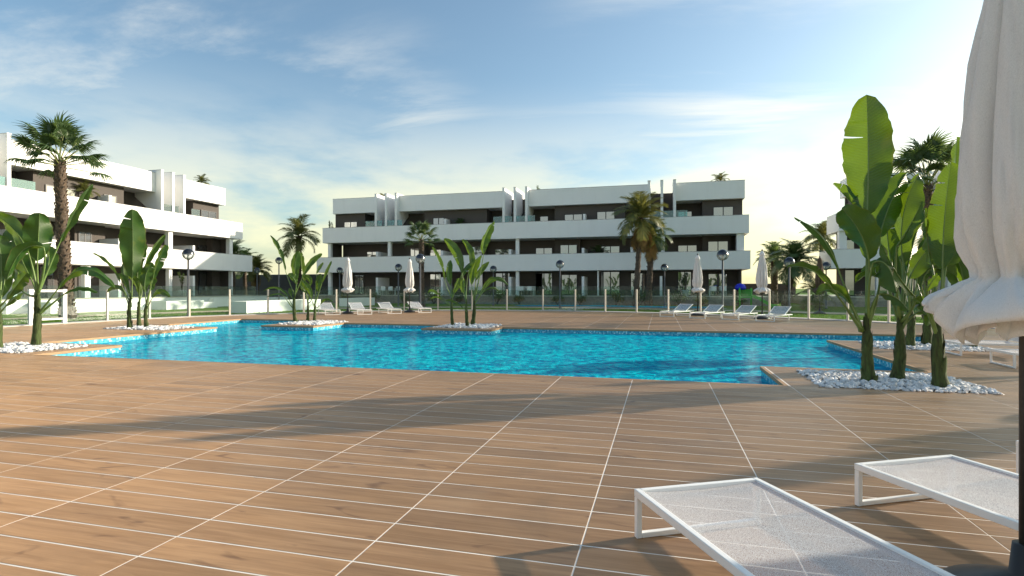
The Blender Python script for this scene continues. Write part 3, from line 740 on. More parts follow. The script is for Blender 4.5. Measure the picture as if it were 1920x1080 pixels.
def skirt_mesh(mat):
    m = MB(); nth = 160; rows = 9
    for k in range(rows):
        t = k/(rows - 1)
        for j in range(nth):
            th = 2*math.pi*j/nth; b6 = abs(math.sin(3*th + .9 + .4*math.sin(th*2)))**.8; b9 = math.sin(th*7 + 2.2*t)
            r = .15 + .10*t*(.35 + .65*b6) + .012*t*b9; z = 1.36 - .20*t - .06*t*(1 - b6) + .025*t*math.sin(th*2 + 1)
            an = th + .22*t*math.sin(th*6 + 1); m.v.append((r*math.cos(an), r*math.sin(an), z))
    for k in range(rows - 1):
        for j in range(nth):
            a = k*nth + j; b_ = k*nth + (j+1) % nth; m.f.append((a, b_, b_ + nth, a + nth))
    return m.mesh('inner_hem', mat, True)
SKIRT = skirt_mesh('linen'); SKIRT_BROWN = skirt_mesh('brown_cloth'); CANOPY = canopy_mesh('linen'); CANOPY_BROWN = canopy_mesh('brown_cloth', 8)
def parasol(loc, rz, label, canopy=None, group='closed parasols on the deck'):
    o = thing('closed_parasol', label, 'parasol', loc, rz, group)
    c = link('canopy', canopy or CANOPY, o); c.location.z = .04
    md = c.modifiers.new('cloth', 'SOLIDIFY'); md.thickness = .006; md.offset = 0
    k_ = link('inner_hem', SKIRT if canopy is None else SKIRT_BROWN, o); k_.location.z = .06; md = k_.modifiers.new('cloth', 'SOLIDIFY'); md.thickness = .005; md.offset = 0
    prof = [(3.115 + .0, .02), (3.09, .07), (3.02, .105), (2.95, .128), (2.92, .132)]
    MB().lathe(prof, 24).build('top_cap', 'linen' if canopy is None else 'brown_cloth', o, True)
    MB().tube([(0,0,.05),(0,0,3.14)], [.026,.024], 14).build('pole', 'dark_metal', o, True)
    MB().lathe([(3.12,.02),(3.15,.035),(3.19,.035),(3.215,.012),(3.22,.001)], 12).build('finial', 'dark_metal', o, True)
    MB().lathe([(.001,.001),(.001,.33),(.045,.33),(.075,.29),(.13,.16),(.17,.06),(.30,.048),(.30,.001)], 28).build('base', 'dark_metal', o, True)
    return o
parasol((1.52, 2.89, 0), R(20), 'large closed linen parasol filling the right edge of the picture')
parasol((4.24, 4.60, 0), R(75), 'closed linen parasol at the far end of the front lounger row')
parasol(tuple(gp(652, 588)), R(10), 'leftmost far closed parasol, between the first two far loungers')
parasol(tuple(gp(768, 585.5)), R(130), 'far closed parasol beside the tall globe lamp, second from left')
parasol(tuple(gp(1308, 591.5)), R(60), 'far closed parasol in front of the right end of the central block')
parasol(tuple(gp(1429, 598)), R(210), 'far closed parasol before the bright sky gap right of the central block')
parasol((7.35, 13.15, 0), R(100), 'closed parasol between the two loungers behind the right gravel bed')
q = at(1537, 541, 31); parasol((q.x, q.y, 0), 0, 'brown closed parasol on the lawn behind the right banana plant', CANOPY_BROWN, 'parasols on the lawn')

# ================================================================== LOUNGERS
def make_lounger(tilt, label):
    o = thing('sun_lounger', label, 'sun lounger', group='white mesh sun loungers')
    Wd, Lg, H, s_, hinge = .80, 2.0, .270, .034, 1.22
    y = Wd/2
    m = MB(); zt = H; zb = H - .042
    m.box(0, -y, zb, Lg*.99, -y + s_, zt); m.box(0, y - s_, zb, Lg*.99, y, zt); m.box(0, -y + s_, zb, s_, y - s_, zt); m.box(Lg*.99 - s_, -y + s_, zb, Lg*.99, y - s_, zt - .002)
    m.box(hinge, -y + s_, zb - .01, hinge + .03, y - s_, zt - .012)
    bevel(m.build('frame', 'white_metal', o), .004)
    for x in (0.001, Lg - .42):
        l = MB(); l.box(x, -y + .001, 0, x + s_, -y + s_ - .001, zb - .001); l.box(x, y - s_ + .001, 0, x + s_, y - .001, zb - .001); l.box(x, -y + s_, .001, x + s_, y - s_, .030)
        bevel(l.build('leg', 'white_metal', o), .004)
    g_ = MB(); nx, ny = 12, 6
    for i in range(nx + 1):
        for j in range(ny + 1):
            u, v = i/nx, j/ny; g_.v.append((s_*.5 + u*(hinge - s_*.5), -y + s_*.4 + v*(Wd - s_*.8), zt - .010 - .016*math.sin(math.pi*v)))
    for i in range(nx):
        for j in range(ny): a = i*(ny+1) + j; g_.f.append((a, a + ny + 1, a + ny + 2, a + 1))
    g_.build('seat_mesh', 'mesh_textile', o, True)
    bl = .76; c_, d_ = math.cos(R(tilt)), math.sin(R(tilt))
    def bp(u, yy, w_=0): return (hinge + .02 + u*c_ - w_*d_, yy, zt + .002 + u*d_ + w_*c_)
    f = MB()
    for yy in (-y + s_*1.6, y - s_*1.6): f.bar(bp(0, yy), bp(bl, yy), s_, s_*.9, Vector((0,1,0)))
    f.bar(bp(bl - .01, -y + s_), bp(bl - .01, y - s_), s_, s_*.9)
    f.build('backrest_frame', 'white_metal', o)
    b_ = MB(); b_.quad(bp(0, -y + s_*1.6, .012), bp(bl, -y + s_*1.6, .012), bp(bl, y - s_*1.6, .012), bp(0, y - s_*1.6, .012)); b_.build('backrest_mesh', 'mesh_textile', o)
    if tilt > 5:
        m = MB()
        for yy in (-y + .06, y - .06): m.bar(bp(bl*.7, yy), (Lg - .02, yy, zb), .016, .016)
        m.build('backrest_strut', 'steel_pole', o)
    return o
def put(o, x, y, ang): o.location = (x, y, .001); o.rotation_euler = (0, 0, ang)
def lounger(x, y, d, label, proto):
    o = copy_tree(proto); o['label'] = label; put(o, x, y, math.atan2(d[1], d[0])); return o
pr = make_lounger(25, 'nearest white mesh sun lounger, cut off by the bottom of the picture')
put(pr, .205, 3.415, math.atan2(-.877, .48))
lounger(1.56, 4.255, (.48, -.877), 'second white mesh sun lounger from the front, at the right edge', pr)
lounger(2.90, 5.17, (.48, -.877), 'third front sun lounger, only a corner showing behind the parasol pole', pr)
dl = cam_dir(-.52, .85); dr = cam_dir(.72, .68)
for (px, py), lab in zip(((624, 590.5), (684, 590), (740, 588.3), (797, 586.5)), ('first of the four far left sun loungers, beside the banana stems', 'second far left sun lounger, right of the first parasol',
        'third far left sun lounger, left of the second parasol', 'fourth far left sun lounger, right of the second parasol')):
    p = gp(px, py); lounger(p.x, p.y, dl, lab, pr)
for (px, py), lab in zip(((1250, 594), (1307, 597), (1369, 599.5), (1434, 603)), ('first of the four far right sun loungers, furthest left of them', 'second far right sun lounger, under the tall white parasol',
        'third far right sun lounger, left of the last parasol', 'fourth far right sun lounger, closest to the right banana clump')):
    p = gp(px, py); lounger(p.x, p.y, dr, lab, pr)
lounger(6.0, 14.0, (1, .03), 'sun lounger beside the far right gravel bed', pr)
lounger(5.98, 12.1, (1, -.03), 'sun lounger half hidden behind the big parasol hem', pr)

# ================================================================== GRAVEL BEDS
def chip(seed):
    rnd = random.Random(seed); bm = bmesh.new(); bmesh.ops.create_icosphere(bm, subdivisions=1, radius=1.0)
    sx, sy, sz = rnd.uniform(.85, 1.2), rnd.uniform(.75, 1.05), rnd.uniform(.55, .8)
    for v in bm.verts:
        k = rnd.uniform(.78, 1.18); v.co = Vector((v.co.x*sx*k, v.co.y*sy*k, v.co.z*sz*k))
    vs_ = [tuple(v.co) for v in bm.verts]; fs = [tuple(v.index for v in f.verts) for f in bm.faces]
    bm.verts.index_update(); fs = [tuple(v.index for v in f.verts) for f in bm.faces]; bm.free(); return vs_, fs
CHIPS = [chip(k) for k in range(7)]
CHIPM = []
for vs_, fs in CHIPS:
    m = MB(); m.v = vs_; m.f = fs; CHIPM.append(m.mesh('stone', 'white_stone'))
def gravel(key, label, spacing, rad, nsingle, seed):
    x0, y0, x1, y1 = BEDS[key]; rnd = random.Random(seed)
    o = thing('gravel_bed', label, 'gravel bed', ((x0+x1)/2, (y0+y1)/2, 0), group='white gravel beds')
    cx_, cy_ = (x0+x1)/2, (y0+y1)/2
    MB().box(x0 - cx_, y0 - cy_, -.12, x1 - cx_, y1 - cy_, -.035).build('soil', 'soil', o)
    m = MB()
    for a in ((x0-.004, y0-.004, x1+.004, y0+.010), (x0-.004, y1-.010, x1+.004, y1+.004), (x0-.004, y0+.010, x0+.010, y1-.010), (x1-.010, y0+.010, x1+.004, y1-.010)):
        m.box(a[0]-cx_, a[1]-cy_, -.12, a[2]-cx_, a[3]-cy_, .006)
    m.build('edging', 'dark_metal', o)
    pts = []
    y = y0 + .01
    while y < y1 - .005:
        x = x0 + .01
        while x < x1 - .005:
            px, py = x + rnd.uniform(-.5, .5)*spacing, y + rnd.uniform(-.5, .5)*spacing
            ed = min(px - x0, x1 - px, py - y0, y1 - py)
            z = -.005 + min(.03, max(0, ed)*.15) + rnd.uniform(-.018, .022)
            pts.append((px, py, z, rad*rnd.uniform(.5, 1.4))); x += spacing
        y += spacing
    for k in range(int(len(pts)*.03)):
        pts.append((rnd.uniform(x0-.07, x1+.07), rnd.choice((y0-rnd.uniform(0,.07), y0-rnd.uniform(0,.05))), .012, rad*rnd.uniform(.5,.8)))
    pts.sort(key=lambda p: -p[0]*sn + p[1]*cs)
    for px, py, z, r in pts[:nsingle]:
        s_ = link('stone', rnd.choice(CHIPM), o); s_.location = (px - cx_, py - cy_, z); s_.scale = (r, r, r)
        s_.rotation_euler = (rnd.uniform(-.5,.5), rnd.uniform(-.5,.5), rnd.uniform(0, 6.3))
    rest = pts[nsingle:]
    if rest:
        m = MB()
        for px, py, z, r in rest:
            vs_, fs = rnd.choice(CHIPS); i = len(m.v); c_, d_ = math.cos(rnd.uniform(0, 6.3)), 0; a = rnd.uniform(0, 6.3); c_, d_ = math.cos(a), math.sin(a)
            m.v += [(px - cx_ + (c_*v[0] - d_*v[1])*r, py - cy_ + (d_*v[0] + c_*v[1])*r, z + v[2]*r) for v in vs_]; m.f += [tuple(i + q for q in f) for f in fs]
        stuff(m.build('stones', 'white_stone', o))
gravel('R', 'white gravel bed at the foot of the three large banana stems', .054, .038, 300, 1)
gravel('FR', 'white gravel bed further right behind the pool corner, near the loungers', .075, .050, 0, 2)
gravel('L1', 'white gravel bed nearest on the left side of the pool', .075, .050, 0, 3)
gravel('L2', 'white gravel bed on the left pool side under the three stemmed clump', .085, .056, 0, 4)
gravel('P3', 'white gravel bed on the paved tongue at mid left of the far pool edge', .09, .060, 0, 5)
gravel('P4', 'white gravel bed on the paved tongue at the middle of the far pool edge', .09, .060, 0, 6)

# ================================================================== BANANA PLANTS
CAMP = Vector((0, 0, CAM_H))
def bez(p, c, q, t): return p*(1-t)**2 + c*2*t*(1-t) + q*t*t
def make_leaf(parent, org, root, start, ctrl, tip, Wd, roll, fold, splits, rnd, stem_r):
    nT, nV = 30, 5
    def mid(t): return bez(start, ctrl, tip, t)
    ts = []
    for i in range(nT + 1):
        t = i / nT; ts.append((t, None))
    m = MB(); m.uv = []
    ph = rnd.uniform(0, 6); amp = rnd.uniform(.045, .095); fq = rnd.uniform(13, 22)
    def frame(t):
        T = (mid(min(1, t + .01)) - mid(max(0, t - .01))).normalized(); D = (mid(.5) - CAMP).normalized()
        w0 = T.cross(D)
        w0 = w0.normalized() if w0.length > 1e-3 else Vector((1, 0, 0)); n0 = w0.cross(T).normalized()
        a = R(roll) + .25*math.sin(t*2.3 + ph)
        sd_ = w0*math.cos(a) + n0*math.sin(a); return T, sd_, sd_.cross(T).normalized()
    def prof(t): return max(0., math.sin(math.pi * min(1, max(0, t))**1.08)) ** .52
    def pt(t, v, side, dt=0.):
        t2 = min(1., max(0., t + dt)); T, sd_, nn = frame(t2); hw = Wd/2 * prof(t2)
        rag = 1 + .035*math.sin(t2*37 + side*2 + ph)*v + .02*math.sin(t2*83 + ph)*v
        wav = amp*Wd*math.sin(fq*t2 + side*1.3 + ph)*v*v
        fd = R(fold)
        curl = -.16*v*v*hw
        return mid(t2) + sd_*(side*v*hw*math.cos(fd)*rag) + nn*(v*hw*math.sin(fd) + wav + curl) + T*(.20*hw*v)
    for side in (-1, 1):
        cuts = sorted(t for s_, t in splits if s_ == side)
        rows = []; i = 0
        for i in range(nT + 1): rows.append((i/nT, 0))
        for t0 in cuts: rows += [(t0, -1), (t0 + 1e-4, 1)]
        rows.sort()
        base = len(m.v); tag_ = []
        for t, g_ in rows:
            for k in range(nV + 1):
                v = k/nV; dt = g_*.009*v if g_ else 0
                for t0 in cuts:      # neighbours of a split spread apart with it
                    if not g_ and abs(t - t0) < .06: dt += (.009 if t > t0 else -.009)*v*(1 - abs(t - t0)/.06)
                m.v.append(tuple(pt(t, v, side, dt) - org)); m.uv.append((t, v))
        for r_ in range(len(rows) - 1):
            if rows[r_][1] == -1 and rows[r_+1][1] == 1:
                a = base + r_*(nV+1); k = 0       # joined only next to the midrib
                q_ = (a, a+1, a+nV+2, a+nV+1); m.f.append(q_ if side > 0 else q_[::-1]); continue
            for k in range(nV):
                a = base + r_*(nV+1) + k; q_ = (a, a+1, a+nV+2, a+nV+1); m.f.append(q_ if side > 0 else q_[::-1])
    lf = m.build('leaf', 'banana_leaf', parent, True)
    s = MB(); pts = []; rad = []
    c1 = start - (mid(.12) - start)*1.6
    for i in range(9): t = i/8; pts.append(bez(root, (c1 + root)/2*.6 + c1*.4, start, t) - org); rad.append(stem_r*(1 - .62*t))
    for i in range(1, 15):
        t = i/14; T, sd_, nn = frame(t); pts.append(mid(t) - nn*.004 - org); rad.append(max(.002, stem_r*.38*(1 - t)**.8))
    s.tube(pts, rad, 7).build('petiole', 'petiole', lf, True)
    return lf
def banana(label, Y, conv, kpx, trunk, leaves, seed, tr=(.092, .048), group='banana plants round the pool'):
    """trunk and leaf points are given in photo pixels (conv) at distance Y"""
    rnd = random.Random(seed)
    def W3(p, dY=0.): x, y = conv(*p); return at(x, y, Y + dY)
    tp = [W3(p) for p in trunk]; org = Vector((tp[0].x, tp[0].y, 0))
    o = thing('banana_plant', label, 'plant', org, group=group)
    tp[0].z = -.03
    # trunk with swollen foot and old leaf sheaths
    pts = []; rad = []
    nseg = 14
    for i in range(nseg + 1):
        t = i/nseg
        q_ = bez(tp[0], tp[1]*2 - (tp[0] + tp[2])*.5, tp[2], t); pts.append(q_ - org)
        rad.append((tr[0]*(1 - t) + tr[1]*t) * (1 + .22*math.exp(-((t - .02)/.12)**2)) * (1 + .05*math.sin(t*31 + seed)) * (1 - .62*max(0., (t - .70)/.30)))
    m = MB(); m.tube(pts, rad, 14, True, .035, rnd); tk = m.build('trunk', 'banana_trunk', o, True)
    sh = MB()
    for k in range(12):
        t = rnd.uniform(.06, .95); i = min(nseg - 1, int(t*nseg)); c_ = pts[i]; r_ = rad[i]; a = rnd.uniform(0, 6.3); h = rnd.uniform(.10, .28)*(tr[0]/.1)
        n_ = 5; base = len(sh.v)
        for j in range(n_):
            an = a + (j/(n_-1) - .5)*1.9; d_ = Vector((math.cos(an), math.sin(an), 0))
            sh.v.append(tuple(c_ + d_*r_*1.03)); tt = 1 - abs(j/(n_-1) - .5)*2
            sh.v.append(tuple(c_ + d_*r_*(1.06 + .10*tt) + Vector((0, 0, h*(.25 + .75*tt)))))
        for j in range(n_ - 1): q_ = base + 2*j; sh.f.append((q_, q_+2, q_+3, q_+1))
    stuff(sh.build('leaf_sheath', 'banana_trunk', tk, True))
    for lf in leaves:
        root, start, ctrl, tip, wpx, roll = lf[:6]; dY = lf[6] if len(lf) > 6 else rnd.uniform(-.3, .3)*(Y/10)**.5; splits = lf[7] if len(lf) > 7 else tuple((rnd.choice((-1, 1)), rnd.uniform(.3, .92)) for _ in range(rnd.choice((0, 1, 2))))
        S, T_ = W3(start, dY*.5), W3(tip, dY); Cx = W3(ctrl, dY*.75); Rt = W3(root)
        # the root lies on the trunk line
        C = Cx*2 - (S + T_)*.5
        Wm = 1.05*wpx*kpx/FPX*Y / max(.42, abs(math.cos(R(roll))))
        make_leaf(o, org, Rt, S, C, T_, Wm, roll, rnd.uniform(24, 44), splits, rnd, tr[1]*.62)
    return o
zr = lambda x, y: (1480 + .5556*x, 160 + .5556*y)
banana('tall left stem of the big right banana clump with the upright split leaf', 8.28, zr, .5556, [(270, 1005), (262, 890), (263, 770)], [
    ((263, 800), (263, 440), (266, 240), (261, 32), 180, 12, .1, ((1, .66), (1, .80))), ((263, 800), (268, 590), (240, 500), (177, 416), 112, 22, -.3), ((262, 790), (258, 455), (200, 385), (147, 332), 34, 62, .5),
    ((248, 830), (168, 628), (110, 515), (16, 446), 19, -55, .2), ((245, 830), (150, 692), (75, 622), (-8, 614), 27, 42, -.5), ((240, 830), (206, 740), (150, 690), (88, 706), 36, 40, -.2),
    ((266, 800), (282, 600), (330, 610), (362, 705), 80, 35, -.4), ((266, 810), (305, 650), (260, 640), (222, 668), 26, 40, .3), ((268, 820), (300, 705), (355, 715), (402, 762), 34, 45, -.2)], 11)
banana('middle stem of the big right banana clump', 8.47, zr, .5556, [(362, 998), (374, 890), (370, 780)], [
    ((370, 800), (304, 515), (340, 400), (396, 296), 108, -24, .5), ((372, 790), (385, 600), (385, 440), (437, 300), 92, 30, .4), ((372, 790), (362, 545), (410, 470), (447, 392), 34, 60, -.3),
    ((376, 800), (405, 652), (440, 590), (487, 532), 84, 25, .3), ((372, 800), (425, 715), (365, 640), (311, 535), 30, -60, -.4), ((375, 800), (398, 620), (425, 510), (458, 415), 84, -25, .8),
    ((380, 820), (420, 742), (447, 725), (466, 775), 44, 30, -.2), ((378, 820), (428, 770), (470, 765), (464, 812), 34, 30, -.1), ((370, 800), (345, 600), (330, 470), (335, 320), 80, 35, 1.0)], 12)
banana('right stem of the big right banana clump beside the parasol', 7.84, zr, .5556, [(512, 1025), (500, 890), (506, 790)], [
    ((506, 800), (517, 622), (524, 450), (546, 258), 124, 10, .1, ((1, .62), (1, .82))), ((508, 800), (530, 605), (560, 540), (604, 478), 104, 25, .3), ((505, 800), (482, 610), (468, 540), (468, 470), 60, 40, .5),
    ((500, 850), (462, 695), (480, 665), (502, 640), 28, 40, -.2), ((508, 800), (528, 560), (555, 350), (566, 175), 110, 35, 1.0), ((500, 850), (468, 772), (445, 735), (424, 722), 36, 40, -.1)], 13)
pp = lambda x, y: (x, y)
banana('left banana plant rising from the nearest left gravel bed', 13.45, pp, 1, [(67, 650), (70, 600), (71, 545)], [
    ((71, 555), (70, 490), (72, 445), (74, 399), 47, 8, -.2), ((72, 548), (112, 455), (140, 400), (173, 345), 15, 45, .3), ((70, 552), (82, 464), (42, 470), (12, 526), 22, 25, -.5), ((69, 552), (58, 522), (36, 475), (18, 425), 48, 25, .4),
    ((70, 552), (52, 470), (24, 428), (-12, 403), 30, 30, .2), ((72, 590), (110, 540), (160, 505), (216, 540), 15, 45, -.3), ((73, 590), (120, 552), (150, 540), (183, 549), 8, 50, .1), ((68, 555), (38, 540), (30, 500), (8, 470), 34, 35, .6),
    ((71, 552), (84, 520), (92, 490), (90, 462), 26, 30, .7)], 21, (.098, .056))
banana('cropped banana plant at the left picture edge', 12.9, pp, 1, [(-6, 657), (-4, 610), (-3, 560)], [
    ((-3, 570), (3, 520), (2, 480), (-6, 440), 40, 15, .1), ((-3, 575), (12, 562), (34, 532), (51, 511), 20, 35, -.2), ((-3, 590), (10, 575), (26, 560), (44, 550), 10, 40, -.3), ((-4, 570), (-20, 500), (-40, 460), (-60, 430), 30, 20, .3), ((-3, 580), (2, 560), (10, 520), (14, 490), 22, 30, .5)], 22, (.098, .056))
G2 = 19.4
banana('left stem of the three stemmed banana clump on the left pool side', G2, pp, 1, [(245, 617), (242, 585), (247, 548)], [
    ((247, 556), (248, 522), (249, 455), (248, 392), 44, 6, 0, ((1, .70), (1, .84))), ((246, 570), (225, 530), (205, 498), (174, 475), 8, 45, .3), ((246, 575), (242, 552), (232, 525), (219, 514), 11, 30), ((243, 578), (234, 552), (220, 540), (201, 548), 10, 40),
    ((247, 560), (240, 535), (232, 510), (236, 480), 14, 30, .6)], 31, (.078, .045))
banana('rear stem of the three stemmed banana clump on the left pool side', 20.2, pp, 1, [(262, 613), (260, 585), (262, 560)], [
    ((262, 562), (263, 530), (250, 490), (268, 445), 24, 22), ((260, 575), (262, 554), (250, 525), (229, 512), 14, 30), ((262, 565), (266, 512), (285, 472), (310, 440), 12, 40), ((262, 565), (258, 520), (262, 480), (272, 455), 18, 30, .5)], 32, (.070, .040))
banana('right stem of the three stemmed banana clump on the left pool side', 19.54, pp, 1, [(275, 616), (273, 590), (276, 560)], [
    ((276, 562), (287, 522), (298, 488), (313, 459), 19, 25), ((274, 565), (272, 548), (274, 515), (287, 493), 20, 30), ((276, 578), (286, 558), (300, 546), (319, 557), 10, 30), ((276, 572), (282, 545), (284, 525), (280, 500), 16, 30, .5)], 33, (.070, .040))
z5 = lambda x, y: (400 + .2038*x, 400 + .2038*y)
banana('left stem of the banana clump on the mid left paved tongue', 23.0, z5, .2038, [(760, 1005), (742, 880), (754, 700)], [
    ((752, 760), (662, 525), (605, 345), (522, 203), 44, 40), ((755, 740), (768, 610), (752, 480), (790, 348), 90, 15), ((757, 735), (815, 600), (890, 460), (1002, 371), 54, 30), ((752, 760), (762, 650), (740, 600), (688, 556), 60, 25),
    ((745, 890), (662, 780), (600, 745), (488, 772), 15, 40), ((746, 880), (700, 795), (600, 695), (458, 716), 26, 35), ((750, 800), (720, 770), (705, 730), (700, 690), 34, 30)], 41, (.075, .045))
banana('middle stem of the banana clump on the mid left paved tongue', 23.3, z5, .2038, [(865, 1005), (872, 900), (868, 800)], [
    ((868, 830), (905, 775), (868, 690), (812, 618), 60, 20), ((868, 830), (892, 668), (880, 605), (826, 578), 50, 25), ((868, 840), (860, 740), (820, 690), (800, 640), 44, 30), ((868, 830), (840, 640), (822, 500), (810, 360), 44, 40, .6)], 42, (.062, .036))
banana('right stem of the banana clump on the mid left paved tongue', 23.3, z5, .2038, [(928, 1005), (934, 900), (932, 830)], [
    ((932, 850), (962, 722), (968, 640), (988, 556), 66, 12), ((932, 850), (1000, 640), (1035, 545), (1088, 438), 26, 45), ((934, 850), (950, 556), (968, 505), (1012, 452), 38, 25, .4), ((932, 870), (985, 842), (1030, 785), (1104, 812), 34, 35), ((932, 860), (905, 790), (890, 720), (880, 690), 40, 30)], 43, (.062, .036))
z7 = lambda x, y: (700 + .2408*x, 380 + .2408*y)
banana('left stem of the banana clump on the middle paved tongue', 20.6, z7, .2408, [(620, 960), (610, 850), (612, 720)], [
    ((612, 740), (555, 602), (520, 460), (457, 344), 30, 40), ((612, 740), (602, 645), (585, 540), (600, 446), 64, 15), ((612, 745), (680, 592), (720, 515), (782, 461), 46, 28), ((612, 745), (622, 705), (650, 640), (672, 588), 58, 25),
    ((608, 800), (540, 762), (490, 738), (438, 757), 16, 40), ((608, 800), (520, 725), (460, 690), (428, 706), 26, 35)], 51, (.062, .038))
banana('middle stem of the banana clump on the middle paved tongue', 20.3, z7, .2408, [(735, 970), (724, 870), (726, 750)], [
    ((725, 770), (692, 548), (645, 390), (547, 282), 86, 22), ((726, 770), (737, 562), (760, 410), (690, 285), 58, 28, .4), ((725, 780), (702, 705), (690, 645), (702, 588), 50, 25), ((725, 860), (700, 820), (620, 770), (560, 765), 18, 40)], 52, (.066, .038))
banana('right stem of the banana clump on the middle paved tongue', 21.0, z7, .2408, [(772, 955), (785, 850), (785, 740)], [
    ((785, 760), (858, 402), (868, 290), (941, 141), 80, 20), ((785, 760), (766, 642), (780, 520), (842, 408), 60, 25), ((787, 760), (800, 605), (835, 530), (902, 458), 44, 30), ((790, 780), (868, 672), (955, 590), (1052, 642), 34, 35),
    ((790, 790), (838, 695), (900, 605), (952, 588), 28, 35), ((787, 790), (850, 700), (920, 660), (980, 690), 22, 40)], 53, (.080, .045))
def wild(label, x, y, h, seed, n=7, group='banana plants round the pool'):
    """a plant of the same kind seen only in part: leaves fanned out from the stem"""
    rnd = random.Random(seed); Y = -x*sn + y*cs; X = x*cs + y*sn; k = FPX/Y; cx_ = 960 + k*X; g_ = 541 + k*CAM_H
    up = lambda dx, z: (cx_ + dx*k, g_ - z*k)
    lv = []
    for i in range(n):
        s_ = (i - (n-1)/2)/((n-1)/2) + rnd.uniform(-.12, .12); Ls = rnd.uniform(.8, 1.0)*h
        st = (s_*.28, h*.42 + (1-abs(s_))*.12*h); tp = (s_*(.9 + .25*abs(s_)), h*(1 - .45*s_*s_)*rnd.uniform(.9, 1.0)); ct = ((st[0]+tp[0])/2*.75, (st[1]+tp[1])/2 + .10*h*abs(s_))
        lv.append((up(0, h*.26), up(*st), up(*ct), up(*tp), rnd.uniform(.42, .62)*k*.8, rnd.uniform(-45, 45), rnd.uniform(-.9, .9)))
    return banana(label, Y, pp, 1, [up(0, 0), up(rnd.uniform(-.05, .05), h*.16), up(0, h*.33)], lv, seed, (.10, .06), group)
wild('left stem of the far right banana clump behind the pool corner', 5.73, 15.3, 3.3, 61, 6)
wild('middle stem of the far right banana clump, seen between the nearer stems', 6.25, 15.7, 3.6, 62, 6)
wild('tall banana plant beyond the right picture edge shading the deck', 9.4, 12.9, 4.3, 67, 9)
wild('slender banana plant beyond the right picture edge shading the deck', 8.6, 9.5, 3.4, 66, 5)
wild('right stem of the far right banana clump beside the lounger', 7.08, 15.5, 3.2, 63, 6)

# ================================================================== PALMS
def fan_frond_mesh(seed, mat='palm_leaf', nb=30):
    rnd = random.Random(seed); m = MB(); m.uv = []
    Lp = 1.28
    for k in range(nb):
        a = R(-128 + 256*k/(nb-1)) + rnd.uniform(-.03, .03); Lb = (.98 - .26*abs(a)/R(128))*rnd.uniform(.9, 1.06)*.80
        d = Vector((math.cos(a), math.sin(a), 0)); pz = Vector((-math.sin(a), math.cos(a), 0)); wd = .040
        rows = [(0.0, .012), (.35, wd), (.68, wd*.62), (1.0, .003)]; base = len(m.v)
        for t, w_ in rows:
            dr_ = -.75*max(0, t - .30)**1.6*(1 + rnd.uniform(-.25, .5)); zc = .10*math.sin(t*2.2) + dr_*Lb
            c_ = Vector((Lp, 0, 0)) + d*Lb*(t*(1 - .18*max(0, t-.5))) + Vector((0, 0, zc))
            for s_ in (-1, 0, 1):
                m.v.append(tuple(c_ + pz*w_*s_ + Vector((0, 0, -.018*abs(s_)*(1 if w_ > .01 else 0))))); m.uv.append((t*.1, abs(s_)*.5))
        for r_ in range(3):
            for s_ in range(2):
                q_ = base + r_*3 + s_; m.f.append((q_, q_+1, q_+4, q_+3))
    return m.mesh('frond', mat)
def petiole_mesh(mat='palm_petiole'):
    m = MB(); m.tube([(0,0,0),(.3,0,.03),(.85,0,.03),(1.30,0,0)], [.030,.022,.016,.010], 6); return m.mesh('petiole', mat, True)
FANS = [fan_frond_mesh(k) for k in (1, 2, 3, 4)]; PET = petiole_mesh()
def feather_mesh(seed, mat, nl=34, droop=1.0):
    rnd = random.Random(seed); m = MB(); m.uv = []
    def rc(t): return Vector((t*(1 - .16*t*t*droop), 0, .34*t - .60*droop*t**2.3))
    for i in range(nl):
        t = .10 + .90*(i + .5)/nl
        c_ = rc(t); T = (rc(min(1, t+.01)) - rc(t-.01)).normalized()
        Lf = .30*(math.sin(math.pi*min(1, .14 + .86*t))**.55 + .10)*rnd.uniform(.88, 1.1)
        for s_ in (-1, 1):
            sw = R(58 - 22*t) + rnd.uniform(-.1, .1); up = rnd.uniform(.10, .42)
            d = (T*math.cos(sw) + Vector((0, s_, 0))*math.sin(sw) + Vector((0, 0, up - .1))).normalized(); wv = T.cross(d).normalized().cross(d).normalized()*.0125
            base = len(m.v)
            for u, w_ in ((0, .6), (.45, 1.0), (1.0, .08)):
                q_ = c_ + d*Lf*u + Vector((0, 0, -.36*droop*Lf*u*u))
                m.v += [tuple(q_ - wv*w_), tuple(q_ + wv*w_)]; m.uv += [(t*.1, 0), (t*.1, .5)]
            m.f += [(base, base+1, base+3, base+2), (base+2, base+3, base+5, base+4)]
    n0 = len(m.v)
    pts = [rc(k/10) for k in range(11)]; m.tube(pts, [.016*(1 - .85*k/10) for k in range(11)], 5); m.uv += [(0, 0)]*(len(m.v) - n0)
    return m.mesh('frond', mat)
FEATH = [feather_mesh(k, 'palm_leaf') for k in (1, 2, 3)]; FEATHY = [feather_mesh(k, 'palm_leaf_yellow') for k in (4, 5, 6)]; DEAD = [feather_mesh(k, 'dead_frond', 26, .5) for k in (7, 8)]
def orient(az, el, tw): return (Matrix.Rotation(az, 4, 'Z') @ Matrix.Rotation(-el, 4, 'Y') @ Matrix.Rotation(tw, 4, 'X')).to_euler()
